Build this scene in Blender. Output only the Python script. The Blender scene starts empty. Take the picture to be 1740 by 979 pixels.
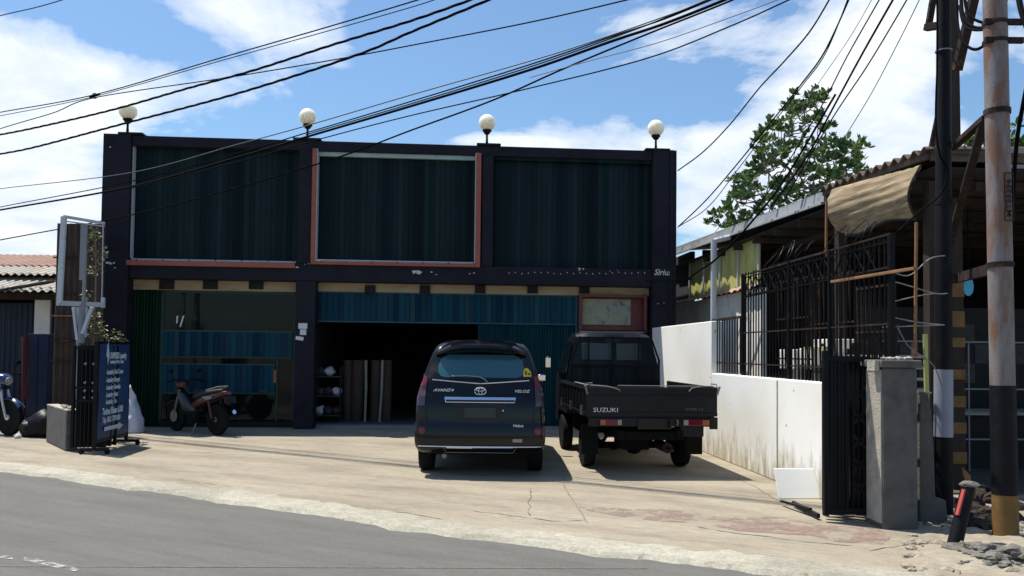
import bpy, math, random
from mathutils import Vector, Matrix, noise
random.seed(11)
R = math.radians
SC = bpy.context.scene
COL = SC.collection

# ------------------------------------------------------------------ camera
FPX, CX, CY, HC, ROLL = 1366.0, 870.0, 553.0, 1.55, .011
PIT = math.atan(45 / FPX)
fw = Vector((0, math.cos(PIT), math.sin(PIT))); rt = Vector((1, 0, 0)); up = Vector((0, -math.sin(PIT), math.cos(PIT)))
rt2 = rt * math.cos(ROLL) + up * math.sin(ROLL); up2 = -rt * math.sin(ROLL) + up * math.cos(ROLL)
CAM = Vector((0, 0, HC))
cd = bpy.data.cameras.new('camera'); cam = bpy.data.objects.new('camera', cd); COL.objects.link(cam)
cd.sensor_width = 36; cd.lens = FPX / 1740 * 36; cd.clip_end = 4000; cd.clip_start = .05
cd.shift_y = (CY - 489.5) / 1740
m3 = Matrix((rt2, up2, -fw)).transposed(); cam.matrix_world = Matrix.Translation(CAM) @ m3.to_4x4()
SC.camera = cam

def ray(x, y): return fw + rt2 * ((x - CX) / FPX) - up2 * ((y - CY) / FPX)
def PL(x, y, P, N):
    d = ray(x, y); return CAM + d * ((Vector(P) - CAM).dot(N) / d.dot(N))
def G(x, y, z=0.0): return PL(x, y, (0, 0, z), Vector((0, 0, 1)))
def AT(x, y, Y): return PL(x, y, (0, Y, 0), Vector((0, 1, 0)))
A = R(4.2); U = Vector((math.cos(A), math.sin(A), 0)); V = Vector((-math.sin(A), math.cos(A), 0))
SF = 15.96
def W(sx, sy, z=0.0): return U * sx + V * sy + Vector((0, 0, z))
def F(x, y, dy=0.0):
    q = PL(x, y, V * (SF + dy), V); return q.dot(U), q.z
def FY(x, y, sy):
    q = PL(x, y, V * sy, V); return q.dot(U), q.z
def SX(x, y, sx):
    q = PL(x, y, U * sx, U); return q.dot(V), q.z

# ------------------------------------------------------------------ materials
def srgb(r, g, b):
    def c(v):
        v /= 255.0; return v / 12.92 if v <= .04045 else ((v + .055) / 1.055) ** 2.4
    return (c(r), c(g), c(b))
class N:
    def __init__(s, name):
        s.m = bpy.data.materials.new(name); s.m.use_nodes = True; s.t = s.m.node_tree; s.b = s.t.nodes['Principled BSDF']
    def n(s, typ, **k):
        o = s.t.nodes.new(typ)
        for a, v in k.items():
            if a.startswith('i_'): o.inputs[a[2:].replace('_', ' ')].default_value = v
            else: setattr(o, a, v)
        return o
    def l(s, a, b): s.t.links.new(a, b)
def lerpc(c, k): return tuple(min(1, max(0, v * k)) for v in c)
def mat(name, col, rough=.8, metal=0, var=.18, scale=3, bump=.0, bscale=60, dirt=None, dirt_at=.62, dirt_scale=2.5, coat=0, spec=.5, stretch=(1, 1, 1)):
    k = N(name); tc = k.n('ShaderNodeTexCoord'); mp = k.n('ShaderNodeMapping'); mp.inputs['Scale'].default_value = stretch
    k.l(tc.outputs['Object'], mp.inputs[0])
    n1 = k.n('ShaderNodeTexNoise', i_Scale=scale, i_Detail=8.0, i_Roughness=.65); k.l(mp.outputs[0], n1.inputs['Vector'])
    rp = k.n('ShaderNodeValToRGB'); rp.color_ramp.elements[0].position = .3; rp.color_ramp.elements[1].position = .7
    rp.color_ramp.elements[0].color = (*lerpc(col, 1 - var), 1); rp.color_ramp.elements[1].color = (*lerpc(col, 1 + var), 1)
    k.l(n1.outputs[0], rp.inputs[0]); out = rp.outputs[0]
    if dirt:
        n2 = k.n('ShaderNodeTexNoise', i_Scale=dirt_scale, i_Detail=10.0, i_Roughness=.7); k.l(mp.outputs[0], n2.inputs['Vector'])
        r2 = k.n('ShaderNodeValToRGB'); r2.color_ramp.elements[0].position = dirt_at - .08; r2.color_ramp.elements[1].position = dirt_at + .06
        k.l(n2.outputs[0], r2.inputs[0])
        mx = k.n('ShaderNodeMixRGB'); k.l(r2.outputs[0], mx.inputs[0]); k.l(out, mx.inputs[1]); mx.inputs[2].default_value = (*dirt, 1); out = mx.outputs[0]
    k.l(out, k.b.inputs['Base Color'])
    k.b.inputs['Roughness'].default_value = rough; k.b.inputs['Metallic'].default_value = metal
    k.b.inputs['Specular IOR Level'].default_value = spec
    if coat: k.b.inputs['Coat Weight'].default_value = coat; k.b.inputs['Coat Roughness'].default_value = .04
    if bump:
        n3 = k.n('ShaderNodeTexNoise', i_Scale=bscale, i_Detail=6.0); k.l(tc.outputs['Object'], n3.inputs['Vector'])
        bp = k.n('ShaderNodeBump', i_Strength=bump, i_Distance=.02); k.l(n3.outputs[0], bp.inputs['Height']); k.l(bp.outputs[0], k.b.inputs['Normal'])
    return k.m
def stripes(name, cols, w, rough=.6, axis=0):
    """painted metal sheet whose ribs carry slightly different faded tones"""
    k = N(name); tc = k.n('ShaderNodeTexCoord'); sp = k.n('ShaderNodeSeparateXYZ'); k.l(tc.outputs['Object'], sp.inputs[0])
    dv = k.n('ShaderNodeMath', operation='DIVIDE'); k.l(sp.outputs[axis], dv.inputs[0]); dv.inputs[1].default_value = w
    fl = k.n('ShaderNodeMath', operation='FLOOR'); k.l(dv.outputs[0], fl.inputs[0])
    wn = k.n('ShaderNodeTexWhiteNoise', noise_dimensions='1D'); k.l(fl.outputs[0], wn.inputs['W'])
    rp = k.n('ShaderNodeValToRGB'); e = rp.color_ramp.elements
    e[0].color = (*cols[0], 1); e[1].color = (*cols[-1], 1)
    for i in range(1, len(cols) - 1):
        q = e.new(i / (len(cols) - 1)); q.color = (*cols[i], 1)
    k.l(wn.outputs[0], rp.inputs[0])
    mps = k.n('ShaderNodeMapping'); mps.inputs['Scale'].default_value = (2.2, 2.2, .35); k.l(tc.outputs['Object'], mps.inputs[0])
    n1 = k.n('ShaderNodeTexNoise', i_Scale=3.0, i_Detail=10.0, i_Roughness=.7); k.l(mps.outputs[0], n1.inputs['Vector'])
    mr = k.n('ShaderNodeMapRange'); mr.inputs['From Min'].default_value = .25; mr.inputs['From Max'].default_value = .75; mr.inputs['To Min'].default_value = .8; mr.inputs['To Max'].default_value = 1.25; k.l(n1.outputs[0], mr.inputs[0])
    mx = k.n('ShaderNodeMixRGB', blend_type='MULTIPLY'); mx.inputs[0].default_value = 1; k.l(rp.outputs[0], mx.inputs[1]); k.l(mr.outputs[0], mx.inputs[2])
    fr = k.n('ShaderNodeMath', operation='FRACT'); k.l(dv.outputs[0], fr.inputs[0]); lt = k.n('ShaderNodeMath', operation='LESS_THAN'); k.l(fr.outputs[0], lt.inputs[0]); lt.inputs[1].default_value = .14
    mq = k.n('ShaderNodeMapRange'); mq.inputs['To Min'].default_value = 1.35; mq.inputs['To Max'].default_value = .6; k.l(lt.outputs[0], mq.inputs[0])
    m5 = k.n('ShaderNodeMixRGB', blend_type='MULTIPLY'); m5.inputs[0].default_value = 1; k.l(mx.outputs[0], m5.inputs[1]); k.l(mq.outputs[0], m5.inputs[2])
    k.l(m5.outputs[0], k.b.inputs['Base Color']); k.b.inputs['Roughness'].default_value = rough; k.b.inputs['Specular IOR Level'].default_value = .12
    return k.m
def glass(name, tint=(.02, .03, .035), rough=.03, alpha=None, clear=.35):
    k = N(name); k.b.inputs['Base Color'].default_value = (*tint, 1); k.b.inputs['Roughness'].default_value = rough
    k.b.inputs['Specular IOR Level'].default_value = .7
    if clear:
        tr = k.n('ShaderNodeBsdfTransparent'); tr.inputs[0].default_value = (.75, .82, .82, 1); k.b.inputs['Specular IOR Level'].default_value = .35
        mx = k.n('ShaderNodeMixShader'); mx.inputs[0].default_value = clear
        k.l(k.b.outputs[0], mx.inputs[1]); k.l(tr.outputs[0], mx.inputs[2]); k.l(mx.outputs[0], k.t.nodes['Material Output'].inputs[0])
    return k.m

M = {}
M['facade'] = mat('navy_black_plaster', (.0175, .0168, .0245), .75, var=.28, scale=1.6, bump=.25, bscale=45, dirt=(.028, .023, .029), dirt_at=.63, dirt_scale=1.2, spec=.15)
M['facade_side'] = mat('grey_render', (.16, .155, .15), .9, var=.2)
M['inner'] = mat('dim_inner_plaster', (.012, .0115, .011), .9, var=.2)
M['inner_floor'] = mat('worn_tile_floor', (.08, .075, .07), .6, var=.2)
M['cream'] = mat('cream_plaster', (.36, .275, .17), .85, var=.16, scale=2, bump=.1, dirt=(.26, .19, .12), dirt_at=.6, dirt_scale=1.6, stretch=(1, 1, 4))
M['vent'] = mat('black_vent', (.012, .011, .012), .9)
M['teal_dark'] = stripes('dark_teal_sheet', [(.0004, .0055, .0080), (.0055, .0125, .0155), (.0004, .0095, .0105), (.0085, .0180, .0200), (.0003, .0050, .0065), (.0012, .0160, .0155)], .105, .5)
M['blue_sheet'] = stripes('petrol_blue_sheet', [(.001, .028, .052), (.005, .042, .058), (.0006, .014, .030), (.012, .046, .058)], .11, .55)
M['teal_door'] = stripes('teal_ribbed_metal', [(.002, .026, .036), (.003, .034, .044), (.002, .02, .03)], .055, .5)
M['teal_frame'] = mat('bright_teal_paint', (.004, .065, .10), .45, var=.15)
M['green_shutter'] = stripes('dark_green_metal', [(.002, .016, .009), (.003, .022, .011), (.0015, .011, .006)], .06, .55)
M['green_frame'] = mat('green_frame_paint', (.008, .04, .022), .6)
M['black_metal'] = mat('black_painted_steel', (.007, .007, .008), .45, var=.3, scale=9, dirt=(.045, .03, .02), dirt_at=.68, dirt_scale=14, spec=.15)
M['rust_metal'] = mat('rusty_steel', (.028, .02, .018), .75, metal=0, var=.35, scale=8, dirt=(.13, .055, .025), dirt_at=.62, dirt_scale=7, spec=.15)
M['white_frame'] = mat('white_painted_metal', (.48, .50, .53), .5, var=.1, dirt=(.3, .28, .25), dirt_at=.66, dirt_scale=6)
M['dull_red'] = mat('dull_red_frame', (.13, .028, .022), .6, var=.25, scale=5)
M['zinc_light'] = mat('pale_zinc_fascia', (.36, .38, .40), .6, var=.15, scale=2, dirt=(.22, .22, .21), dirt_at=.6, dirt_scale=3)
M['orange'] = mat('faded_orange_red_paint', (.34, .085, .048), .6, var=.2, scale=5, dirt=(.28, .09, .06), dirt_at=.6, dirt_scale=5)
M['pale_strip'] = mat('pale_teal_strip', (.36, .50, .50), .6, var=.15)
M['globe'] = mat('milky_glass', (.86, .80, .66), .3, var=.02, scale=2, spec=.6)
M['paper'] = mat('paper', (.62, .62, .64), .8, var=.1)
M['chip'] = mat('bare_plaster_chip', (.62, .6, .58), .9, var=.2)
M['brown_roll'] = mat('brown_wrap', (.055, .036, .027), .8, var=.3, scale=2, stretch=(6, 6, .6))
M['pale_batten'] = mat('grey_batten', (.22, .20, .17), .8, var=.2)
M['plastic_white'] = mat('white_plastic_bag', (.55, .56, .62), .45, var=.15, scale=8, bump=.5, bscale=18)
M['shade_stuff'] = mat('dim_goods', (.045, .043, .042), .7, var=.5, scale=9)
M['asphalt_pole'] = None
M['concrete'] = mat('grey_concrete', (.105, .10, .092), .9, var=.22, scale=4, bump=.5, bscale=35, dirt=(.06, .06, .056), dirt_at=.58, dirt_scale=3)
M['concrete_pale'] = mat('pale_concrete_cap', (.38, .34, .28), .9, var=.25, scale=9, bump=.5)
M['rust_sheet'] = mat('rusty_brown_sheet', (.040, .022, .016), .8, var=.45, scale=1.5, dirt=(.085, .048, .032), dirt_at=.6, dirt_scale=2.2, stretch=(6, 6, .8))
M['rust_roof'] = mat('rusty_roof_sheet', (.33, .20, .15), .75, var=.2, scale=1.0, dirt=(.30, .16, .11), dirt_at=.55, dirt_scale=1.3)
M['pale_roof'] = mat('pale_zinc_roof', (.40, .37, .31), .6, var=.2, scale=1.5, dirt=(.36, .25, .17), dirt_at=.62, dirt_scale=1.6)
M['zinc'] = mat('weathered_zinc', (.22, .23, .24), .6, metal=.1, var=.18, scale=2.5, dirt=(.18, .17, .16), dirt_at=.6)
M['roof_dark'] = mat('old_brown_roof', (.11, .085, .07), .85, var=.3, dirt=(.2, .15, .11), dirt_at=.6, spec=.15)
M['dark_wood'] = mat('dark_timber', (.045, .034, .028), .85, var=.35, scale=6, stretch=(1, 1, .2), spec=.15)
M['dark_void'] = mat('plain_dark_wall', (.022, .022, .024), .9, var=.3)  # even near-black base for walls and linings
M['timber'] = mat('raw_timber', (.24, .12, .05), .8, var=.25, scale=8, dirt=(.13, .07, .04), dirt_at=.6)
M['lime'] = mat('lime_fibreglass', (.50, .48, .17), .55, var=.2, scale=2, dirt=(.40, .38, .13), dirt_at=.6, stretch=(3, 3, 1))
M['navy_gate'] = mat('black_gate_paint', (.005, .0055, .008), .5, var=.3, spec=.15)
M['blue_banner'] = mat('blue_banner_vinyl', (.010, .042, .125), .45, var=.2, scale=3)
M['banner_text'] = mat('pale_blue_lettering', (.42, .52, .62), .5, var=.2, scale=9)
M['tarp'] = None
M['added_board'] = mat('added_board', (.80, .80, .76), .5, var=.03, scale=6)
M['blue_cloth'] = mat('navy_curtain', (.006, .016, .048), .8, var=.3)
M['red_cloth'] = mat('dull_red_plastic', (.06, .014, .014), .6)
M['tyre'] = mat('tyre_rubber', (.008, .008, .008), .85, var=.2, scale=30, spec=.15)
M['pale_rim'] = mat('pale_alloy_rim', (.55, .54, .50), .4, metal=.2, var=.1)
M['steel_rim'] = mat('wheel_steel', (.20, .19, .18), .45, metal=.6, var=.2, scale=12)
M['car_paint'] = mat('gloss_black_paint', (.0018, .0018, .0026), .16, var=.05, coat=.2, spec=.3)
M['truck_paint'] = mat('dull_black_truck_paint', (.0045, .0052, .009), .42, var=.3, scale=6, coat=.0, spec=.3)
M['underbody'] = mat('grimy_underbody', (.006, .006, .0058), .9, var=.3, spec=.15)
M['car_glass'] = glass('tinted_sky_rear_glass', (.026, .095, .125), .06, clear=0)  # blue sky reflection is put into the base colour of the tinted glass
M['frit'] = mat('black_glass_border', (.005, .005, .006), .08, var=.02)
M['chrome'] = mat('chrome', (.75, .76, .78), .08, metal=1, var=.02)
M['silver_text'] = mat('silver_badge', (.72, .73, .74), .3, var=.02)
M['faint_text'] = mat('worn_silver_decal', (.07, .075, .08), .5)
M['red_lens'] = mat('red_lens', (.12, .006, .02), .2, var=.05, coat=.3)
M['smoke_lens'] = mat('smoked_lens', (.045, .012, .018), .15, var=.05, coat=1)
M['orange_lens'] = mat('orange_lens', (.35, .10, .02), .2)
M['clear_lens'] = mat('clear_lens', (.30, .28, .24), .15)
M['yellow'] = mat('yellow_sticker', (.75, .50, .03), .5, var=.05)
M['black'] = mat('flat_black', (.006, .006, .006), .6)
M['scooter_red'] = mat('scooter_red', (.05, .006, .006), .3, coat=.3)
M['scooter_black'] = mat('scooter_black', (.004, .004, .005), .35, coat=.2)
M['scooter_blue'] = mat('scooter_blue', (.008, .028, .085), .25, coat=.6)
M['scooter_white'] = mat('scooter_white', (.22, .21, .23), .3)
M['seat_vinyl'] = mat('seat_vinyl', (.018, .018, .018), .6)
M['clear'] = glass('shop_glass', (.012, .014, .014), .04, clear=.5)
M['truck_glass'] = glass('cab_glass', (.05, .055, .05), .1, clear=.35)
M['pole_black'] = mat('tarred_pole', (.0075, .0075, .0095), .6, var=.35, scale=5, bump=.2, dirt=(.022, .02, .019), dirt_at=.66, dirt_scale=5, spec=.15)
M['pole_white'] = mat('white_pole_band', (.26, .27, .32), .6, var=.12, dirt=(.16, .15, .15), dirt_at=.66)
M['pole_grey'] = mat('rusty_grey_pole', (.19, .172, .170), .7, var=.22, scale=2.5, bump=.15, dirt=(.17, .085, .05), dirt_at=.53, dirt_scale=2.2, stretch=(3, 3, .8))
M['pole_yellow'] = mat('ochre_pole_band', (.16, .085, .018), .7, var=.25, scale=5, dirt=(.25, .13, .05), dirt_at=.6)
M['cable'] = mat('cable_rubber', (.004, .004, .005), .8, spec=.05)
M['cable_grey'] = mat('grey_cable', (.06, .065, .075), .6)
M['bark'] = mat('bark', (.16, .13, .10), .9, var=.3, scale=12)
M['rubble'] = mat('rubble', (.29, .245, .18), .95, var=.35, scale=12, bump=.6, bscale=40)
M['rubble_dark'] = mat('dark_asphalt_lump', (.15, .138, .115), .95, var=.4, scale=14, bump=.8, bscale=40)
M['blue_sign'] = mat('sky_blue_plate', (.06, .36, .52), .5, var=.1)
M['globe'].node_tree.nodes['Principled BSDF'].inputs['Subsurface Weight'].default_value = 1; M['globe'].node_tree.nodes['Principled BSDF'].inputs['Subsurface Radius'].default_value = (1, .9, .75); M['globe'].node_tree.nodes['Principled BSDF'].inputs['Subsurface Scale'].default_value = .25
M['poster'] = None

def poster_mat():
    k = N('faded_poster'); tc = k.n('ShaderNodeTexCoord')
    n1 = k.n('ShaderNodeTexNoise', i_Scale=4.5, i_Detail=3.0, i_Distortion=1.2); k.l(tc.outputs['Object'], n1.inputs[0])
    rp = k.n('ShaderNodeValToRGB'); e = rp.color_ramp.elements
    e[0].position = .3; e[0].color = (.04, .11, .08, 1); e[1].position = .75; e[1].color = (.34, .30, .27, 1)
    for p, c in ((.42, (.20, .22, .18, 1)), (.5, (.26, .25, .20, 1)), (.6, (.28, .30, .10, 1)), (.67, (.30, .13, .13, 1))):
        q = e.new(p); q.color = c
    k.l(n1.outputs[0], rp.inputs[0]); k.l(rp.outputs[0], k.b.inputs['Base Color']); k.b.inputs['Roughness'].default_value = .5
    return k.m
M['poster'] = poster_mat()

def tarp_mat():
    k = N('beige_woven_tarp'); tc = k.n('ShaderNodeTexCoord')
    mp = k.n('ShaderNodeMapping'); mp.inputs['Scale'].default_value = (1, 1, 9); k.l(tc.outputs['Object'], mp.inputs[0])
    n1 = k.n('ShaderNodeTexNoise', i_Scale=3.0, i_Detail=8.0, i_Distortion=.5); k.l(mp.outputs[0], n1.inputs[0])
    rp = k.n('ShaderNodeValToRGB'); e = rp.color_ramp.elements
    e[0].position = .3; e[0].color = (.26, .19, .115, 1); e[1].position = .7; e[1].color = (.60, .47, .30, 1)
    k.l(n1.outputs[0], rp.inputs[0]); k.l(rp.outputs[0], k.b.inputs['Base Color']); k.b.inputs['Roughness'].default_value = .8
    tl = k.n('ShaderNodeBsdfTranslucent'); k.l(rp.outputs[0], tl.inputs[0]); mx = k.n('ShaderNodeMixShader'); mx.inputs[0].default_value = .35
    k.l(k.b.outputs[0], mx.inputs[1]); k.l(tl.outputs[0], mx.inputs[2]); k.l(mx.outputs[0], k.t.nodes['Material Output'].inputs[0])
    bp = k.n('ShaderNodeBump', i_Strength=.3, i_Distance=.015); k.l(n1.outputs[0], bp.inputs['Height']); k.l(bp.outputs[0], k.b.inputs['Normal'])
    return k.m
M['tarp'] = tarp_mat()

def leaf_mat(name, c1, c2):
    k = N(name); tc = k.n('ShaderNodeTexCoord')
    n1 = k.n('ShaderNodeTexNoise', i_Scale=1.6, i_Detail=4.0); k.l(tc.outputs['Object'], n1.inputs[0])
    rp = k.n('ShaderNodeValToRGB'); rp.color_ramp.elements[0].position = .35; rp.color_ramp.elements[1].position = .65
    rp.color_ramp.elements[0].color = (*c1, 1); rp.color_ramp.elements[1].color = (*c2, 1)
    k.l(n1.outputs[0], rp.inputs[0]); k.l(rp.outputs[0], k.b.inputs['Base Color']); k.b.inputs['Roughness'].default_value = .45
    tl = k.n('ShaderNodeBsdfTranslucent'); k.l(rp.outputs[0], tl.inputs[0]); mx = k.n('ShaderNodeMixShader'); mx.inputs[0].default_value = .3
    k.l(k.b.outputs[0], mx.inputs[1]); k.l(tl.outputs[0], mx.inputs[2]); k.l(mx.outputs[0], k.t.nodes['Material Output'].inputs[0])
    return k.m
M['leaf'] = leaf_mat('broad_leaves', (.030, .075, .018), (.10, .18, .045))
M['leaf_dry'] = leaf_mat('dusty_leaves', (.05, .06, .02), (.16, .17, .08))

def white_wall_mat():
    k = N('whitewashed_wall'); tc = k.n('ShaderNodeTexCoord')
    sp = k.n('ShaderNodeSeparateXYZ'); k.l(tc.outputs['Object'], sp.inputs[0])
    n1 = k.n('ShaderNodeTexNoise', i_Scale=1.1, i_Detail=9.0); k.l(tc.outputs['Object'], n1.inputs[0])
    rp = k.n('ShaderNodeValToRGB'); e = rp.color_ramp.elements
    e[0].position = .3; e[0].color = (.80, .77, .68, 1); e[1].position = .6; e[1].color = (.88, .86, .81, 1); k.l(n1.outputs[0], rp.inputs[0])
    # splash grime: noise threshold that reaches up from the ground
    mp = k.n('ShaderNodeMapping'); mp.inputs['Scale'].default_value = (1, 2.2, .5); k.l(tc.outputs['Object'], mp.inputs[0])
    n2 = k.n('ShaderNodeTexNoise', i_Scale=3.2, i_Detail=10.0, i_Roughness=.75); k.l(mp.outputs[0], n2.inputs[0])
    mr = k.n('ShaderNodeMapRange'); mr.inputs['From Min'].default_value = 0; mr.inputs['From Max'].default_value = .75; mr.inputs['To Min'].default_value = .22; mr.inputs['To Max'].default_value = -.12
    k.l(sp.outputs[2], mr.inputs[0]); ad = k.n('ShaderNodeMath', operation='ADD'); k.l(n2.outputs[0], ad.inputs[0]); k.l(mr.outputs[0], ad.inputs[1])
    r2 = k.n('ShaderNodeValToRGB'); r2.color_ramp.elements[0].position = .52; r2.color_ramp.elements[1].position = .78; k.l(ad.outputs[0], r2.inputs[0])
    mx = k.n('ShaderNodeMixRGB'); k.l(r2.outputs[0], mx.inputs[0]); k.l(rp.outputs[0], mx.inputs[1]); mx.inputs[2].default_value = (.36, .30, .19, 1)
    n3 = k.n('ShaderNodeTexNoise', i_Scale=9.0, i_Detail=3.0); k.l(tc.outputs['Object'], n3.inputs[0])
    r3 = k.n('ShaderNodeValToRGB'); r3.color_ramp.elements[0].position = .70; r3.color_ramp.elements[1].position = .74; k.l(n3.outputs[0], r3.inputs[0])
    m2 = k.n('ShaderNodeMixRGB'); k.l(r3.outputs[0], m2.inputs[0]); k.l(mx.outputs[0], m2.inputs[1]); m2.inputs[2].default_value = (.3, .27, .23, 1)
    k.l(m2.outputs[0], k.b.inputs['Base Color']); k.b.inputs['Roughness'].default_value = .85
    bp = k.n('ShaderNodeBump', i_Strength=.25, i_Distance=.02); k.l(n1.outputs[0], bp.inputs['Height']); k.l(bp.outputs[0], k.b.inputs['Normal'])
    return k.m
M['white_wall'] = white_wall_mat()
M['stained_wall'] = mat('stained_white_wall', (.74, .71, .65), .85, var=.12, scale=2, dirt=(.36, .32, .27), dirt_at=.62, dirt_scale=2.4)

def ground_mat(name, c1, c2, c3, rough, bsc, crack=0, streak=1.0, stain=(.2, .16, .12), stain_amt=.5, rot=0.0, speck=.0, bstr=.35, mot=.14):
    k = N(name); tc = k.n('ShaderNodeTexCoord')
    mr0 = k.n('ShaderNodeMapping'); mr0.inputs['Rotation'].default_value = (0, 0, rot); k.l(tc.outputs['Object'], mr0.inputs[0])
    mp = k.n('ShaderNodeMapping'); mp.inputs['Scale'].default_value = (1, streak, 1); k.l(mr0.outputs[0], mp.inputs[0])
    n1 = k.n('ShaderNodeTexNoise', i_Scale=.55, i_Detail=10.0, i_Roughness=.62, i_Distortion=.3); k.l(mp.outputs[0], n1.inputs[0])
    rp = k.n('ShaderNodeValToRGB'); e = rp.color_ramp.elements
    e[0].position = .32; e[0].color = (*c1, 1); e[1].position = .7; e[1].color = (*c3, 1); q = e.new(.5); q.color = (*c2, 1); k.l(n1.outputs[0], rp.inputs[0])
    n2 = k.n('ShaderNodeTexNoise', i_Scale=1.7, i_Detail=12.0, i_Roughness=.7); k.l(mp.outputs[0], n2.inputs[0])
    r2 = k.n('ShaderNodeValToRGB'); r2.color_ramp.elements[0].position = .52; r2.color_ramp.elements[1].position = .78; k.l(n2.outputs[0], r2.inputs[0])
    ml = k.n('ShaderNodeMath', operation='MULTIPLY'); k.l(r2.outputs[0], ml.inputs[0]); ml.inputs[1].default_value = stain_amt
    mx = k.n('ShaderNodeMixRGB'); k.l(ml.outputs[0], mx.inputs[0]); k.l(rp.outputs[0], mx.inputs[1]); mx.inputs[2].default_value = (*stain, 1); out = mx.outputs[0]
    nm = k.n('ShaderNodeTexNoise', i_Scale=7.0, i_Detail=9.0, i_Roughness=.7); k.l(mp.outputs[0], nm.inputs[0])
    mrm = k.n('ShaderNodeMapRange'); mrm.inputs['From Min'].default_value = .3; mrm.inputs['From Max'].default_value = .7; mrm.inputs['To Min'].default_value = 1 - mot; mrm.inputs['To Max'].default_value = 1 + mot * .8; k.l(nm.outputs[0], mrm.inputs[0])
    mm_ = k.n('ShaderNodeMixRGB', blend_type='MULTIPLY'); mm_.inputs[0].default_value = 1; k.l(out, mm_.inputs[1]); k.l(mrm.outputs[0], mm_.inputs[2]); out = mm_.outputs[0]
    n4 = k.n('ShaderNodeTexNoise', i_Scale=bsc, i_Detail=4.0, i_Roughness=.7); k.l(tc.outputs['Object'], n4.inputs[0])
    mr = k.n('ShaderNodeMapRange'); mr.inputs['From Min'].default_value = .3; mr.inputs['From Max'].default_value = .7; mr.inputs['To Min'].default_value = 1 - speck; mr.inputs['To Max'].default_value = 1 + speck; k.l(n4.outputs[0], mr.inputs[0])
    m3_ = k.n('ShaderNodeMixRGB', blend_type='MULTIPLY'); m3_.inputs[0].default_value = 1; k.l(out, m3_.inputs[1]); k.l(mr.outputs[0], m3_.inputs[2]); out = m3_.outputs[0]
    if crack:
        wv = k.n('ShaderNodeTexNoise', i_Scale=1.2, i_Detail=6.0); k.l(tc.outputs['Object'], wv.inputs[0])
        va = k.n('ShaderNodeVectorMath', operation='SCALE'); k.l(wv.outputs['Color'], va.inputs[0]); va.inputs['Scale'].default_value = .9
        vb = k.n('ShaderNodeVectorMath', operation='ADD'); k.l(tc.outputs['Object'], vb.inputs[0]); k.l(va.outputs[0], vb.inputs[1])
        vo = k.n('ShaderNodeTexVoronoi', feature='DISTANCE_TO_EDGE', i_Scale=crack); k.l(vb.outputs[0], vo.inputs[0])
        r4 = k.n('ShaderNodeValToRGB'); r4.color_ramp.elements[0].position = .0; r4.color_ramp.elements[0].color = (1, 1, 1, 1); r4.color_ramp.elements[1].position = .009; r4.color_ramp.elements[1].color = (0, 0, 0, 1); k.l(vo.outputs['Distance'], r4.inputs[0])
        n5 = k.n('ShaderNodeTexNoise', i_Scale=.8, i_Detail=2.0); k.l(tc.outputs['Object'], n5.inputs[0])
        r5 = k.n('ShaderNodeValToRGB'); r5.color_ramp.elements[0].position = .5; r5.color_ramp.elements[1].position = .6; k.l(n5.outputs[0], r5.inputs[0])
        mm = k.n('ShaderNodeMath', operation='MULTIPLY'); k.l(r4.outputs[0], mm.inputs[0]); k.l(r5.outputs[0], mm.inputs[1])
        mk = k.n('ShaderNodeMath', operation='MULTIPLY'); k.l(mm.outputs[0], mk.inputs[0]); mk.inputs[1].default_value = .75
        m4 = k.n('ShaderNodeMixRGB'); k.l(mk.outputs[0], m4.inputs[0]); k.l(out, m4.inputs[1]); m4.inputs[2].default_value = (.09, .075, .06, 1); out = m4.outputs[0]
    k.l(out, k.b.inputs['Base Color']); k.b.inputs['Roughness'].default_value = rough
    bp = k.n('ShaderNodeBump', i_Strength=bstr, i_Distance=.01); k.l(n4.outputs[0], bp.inputs['Height']); k.l(bp.outputs[0], k.b.inputs['Normal'])
    return k.m
M['yard'] = ground_mat('warm_concrete_yard', (.205, .172, .128), (.285, .243, .178), (.335, .290, .215), .92, 45, crack=0, streak=3.4, stain=(.16, .14, .115), stain_amt=.75, rot=R(24), speck=.16, mot=.2)  # warm concrete tones with random stains
M['kerb'] = ground_mat('pale_kerb_concrete', (.26, .24, .185), (.35, .325, .255), (.41, .38, .305), .92, 38, crack=.9, streak=1.5, stain=(.20, .175, .13), stain_amt=.75, rot=R(24), speck=.25, mot=.2)
M['asphalt'] = ground_mat('worn_asphalt', (.096, .091, .080), (.114, .108, .096), (.130, .123, .110), .9, 110, crack=0, streak=7.0, stain=(.068, .064, .058), stain_amt=.5, rot=R(26), speck=.30, bstr=.5, mot=.09)
M['dirt'] = ground_mat('dusty_ground', (.17, .14, .11), (.21, .18, .14), (.25, .215, .165), .95, 30, stain=(.14, .12, .09), speck=.15)

def worn_paint(name, col, thr, sc=6.0):
    k = N(name); tc = k.n('ShaderNodeTexCoord'); n1 = k.n('ShaderNodeTexNoise', i_Scale=sc, i_Detail=10.0, i_Roughness=.75); k.l(tc.outputs['Object'], n1.inputs[0])
    r = k.n('ShaderNodeValToRGB'); r.color_ramp.elements[0].position = thr; r.color_ramp.elements[1].position = thr + .16; k.l(n1.outputs[0], r.inputs[0])
    k.b.inputs['Base Color'].default_value = (*col, 1); k.b.inputs['Roughness'].default_value = .85
    tr = k.n('ShaderNodeBsdfTransparent'); mx = k.n('ShaderNodeMixShader'); k.l(r.outputs[0], mx.inputs[0]); k.l(tr.outputs[0], mx.inputs[1]); k.l(k.b.outputs[0], mx.inputs[2])
    k.l(mx.outputs[0], k.t.nodes['Material Output'].inputs[0]); return k.m
M['red_paint'] = worn_paint('worn_red_paint', (.27, .175, .145), .46, 3.0)
M['road_paint'] = worn_paint('worn_road_paint', (.42, .41, .38), .45, 14)

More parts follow.
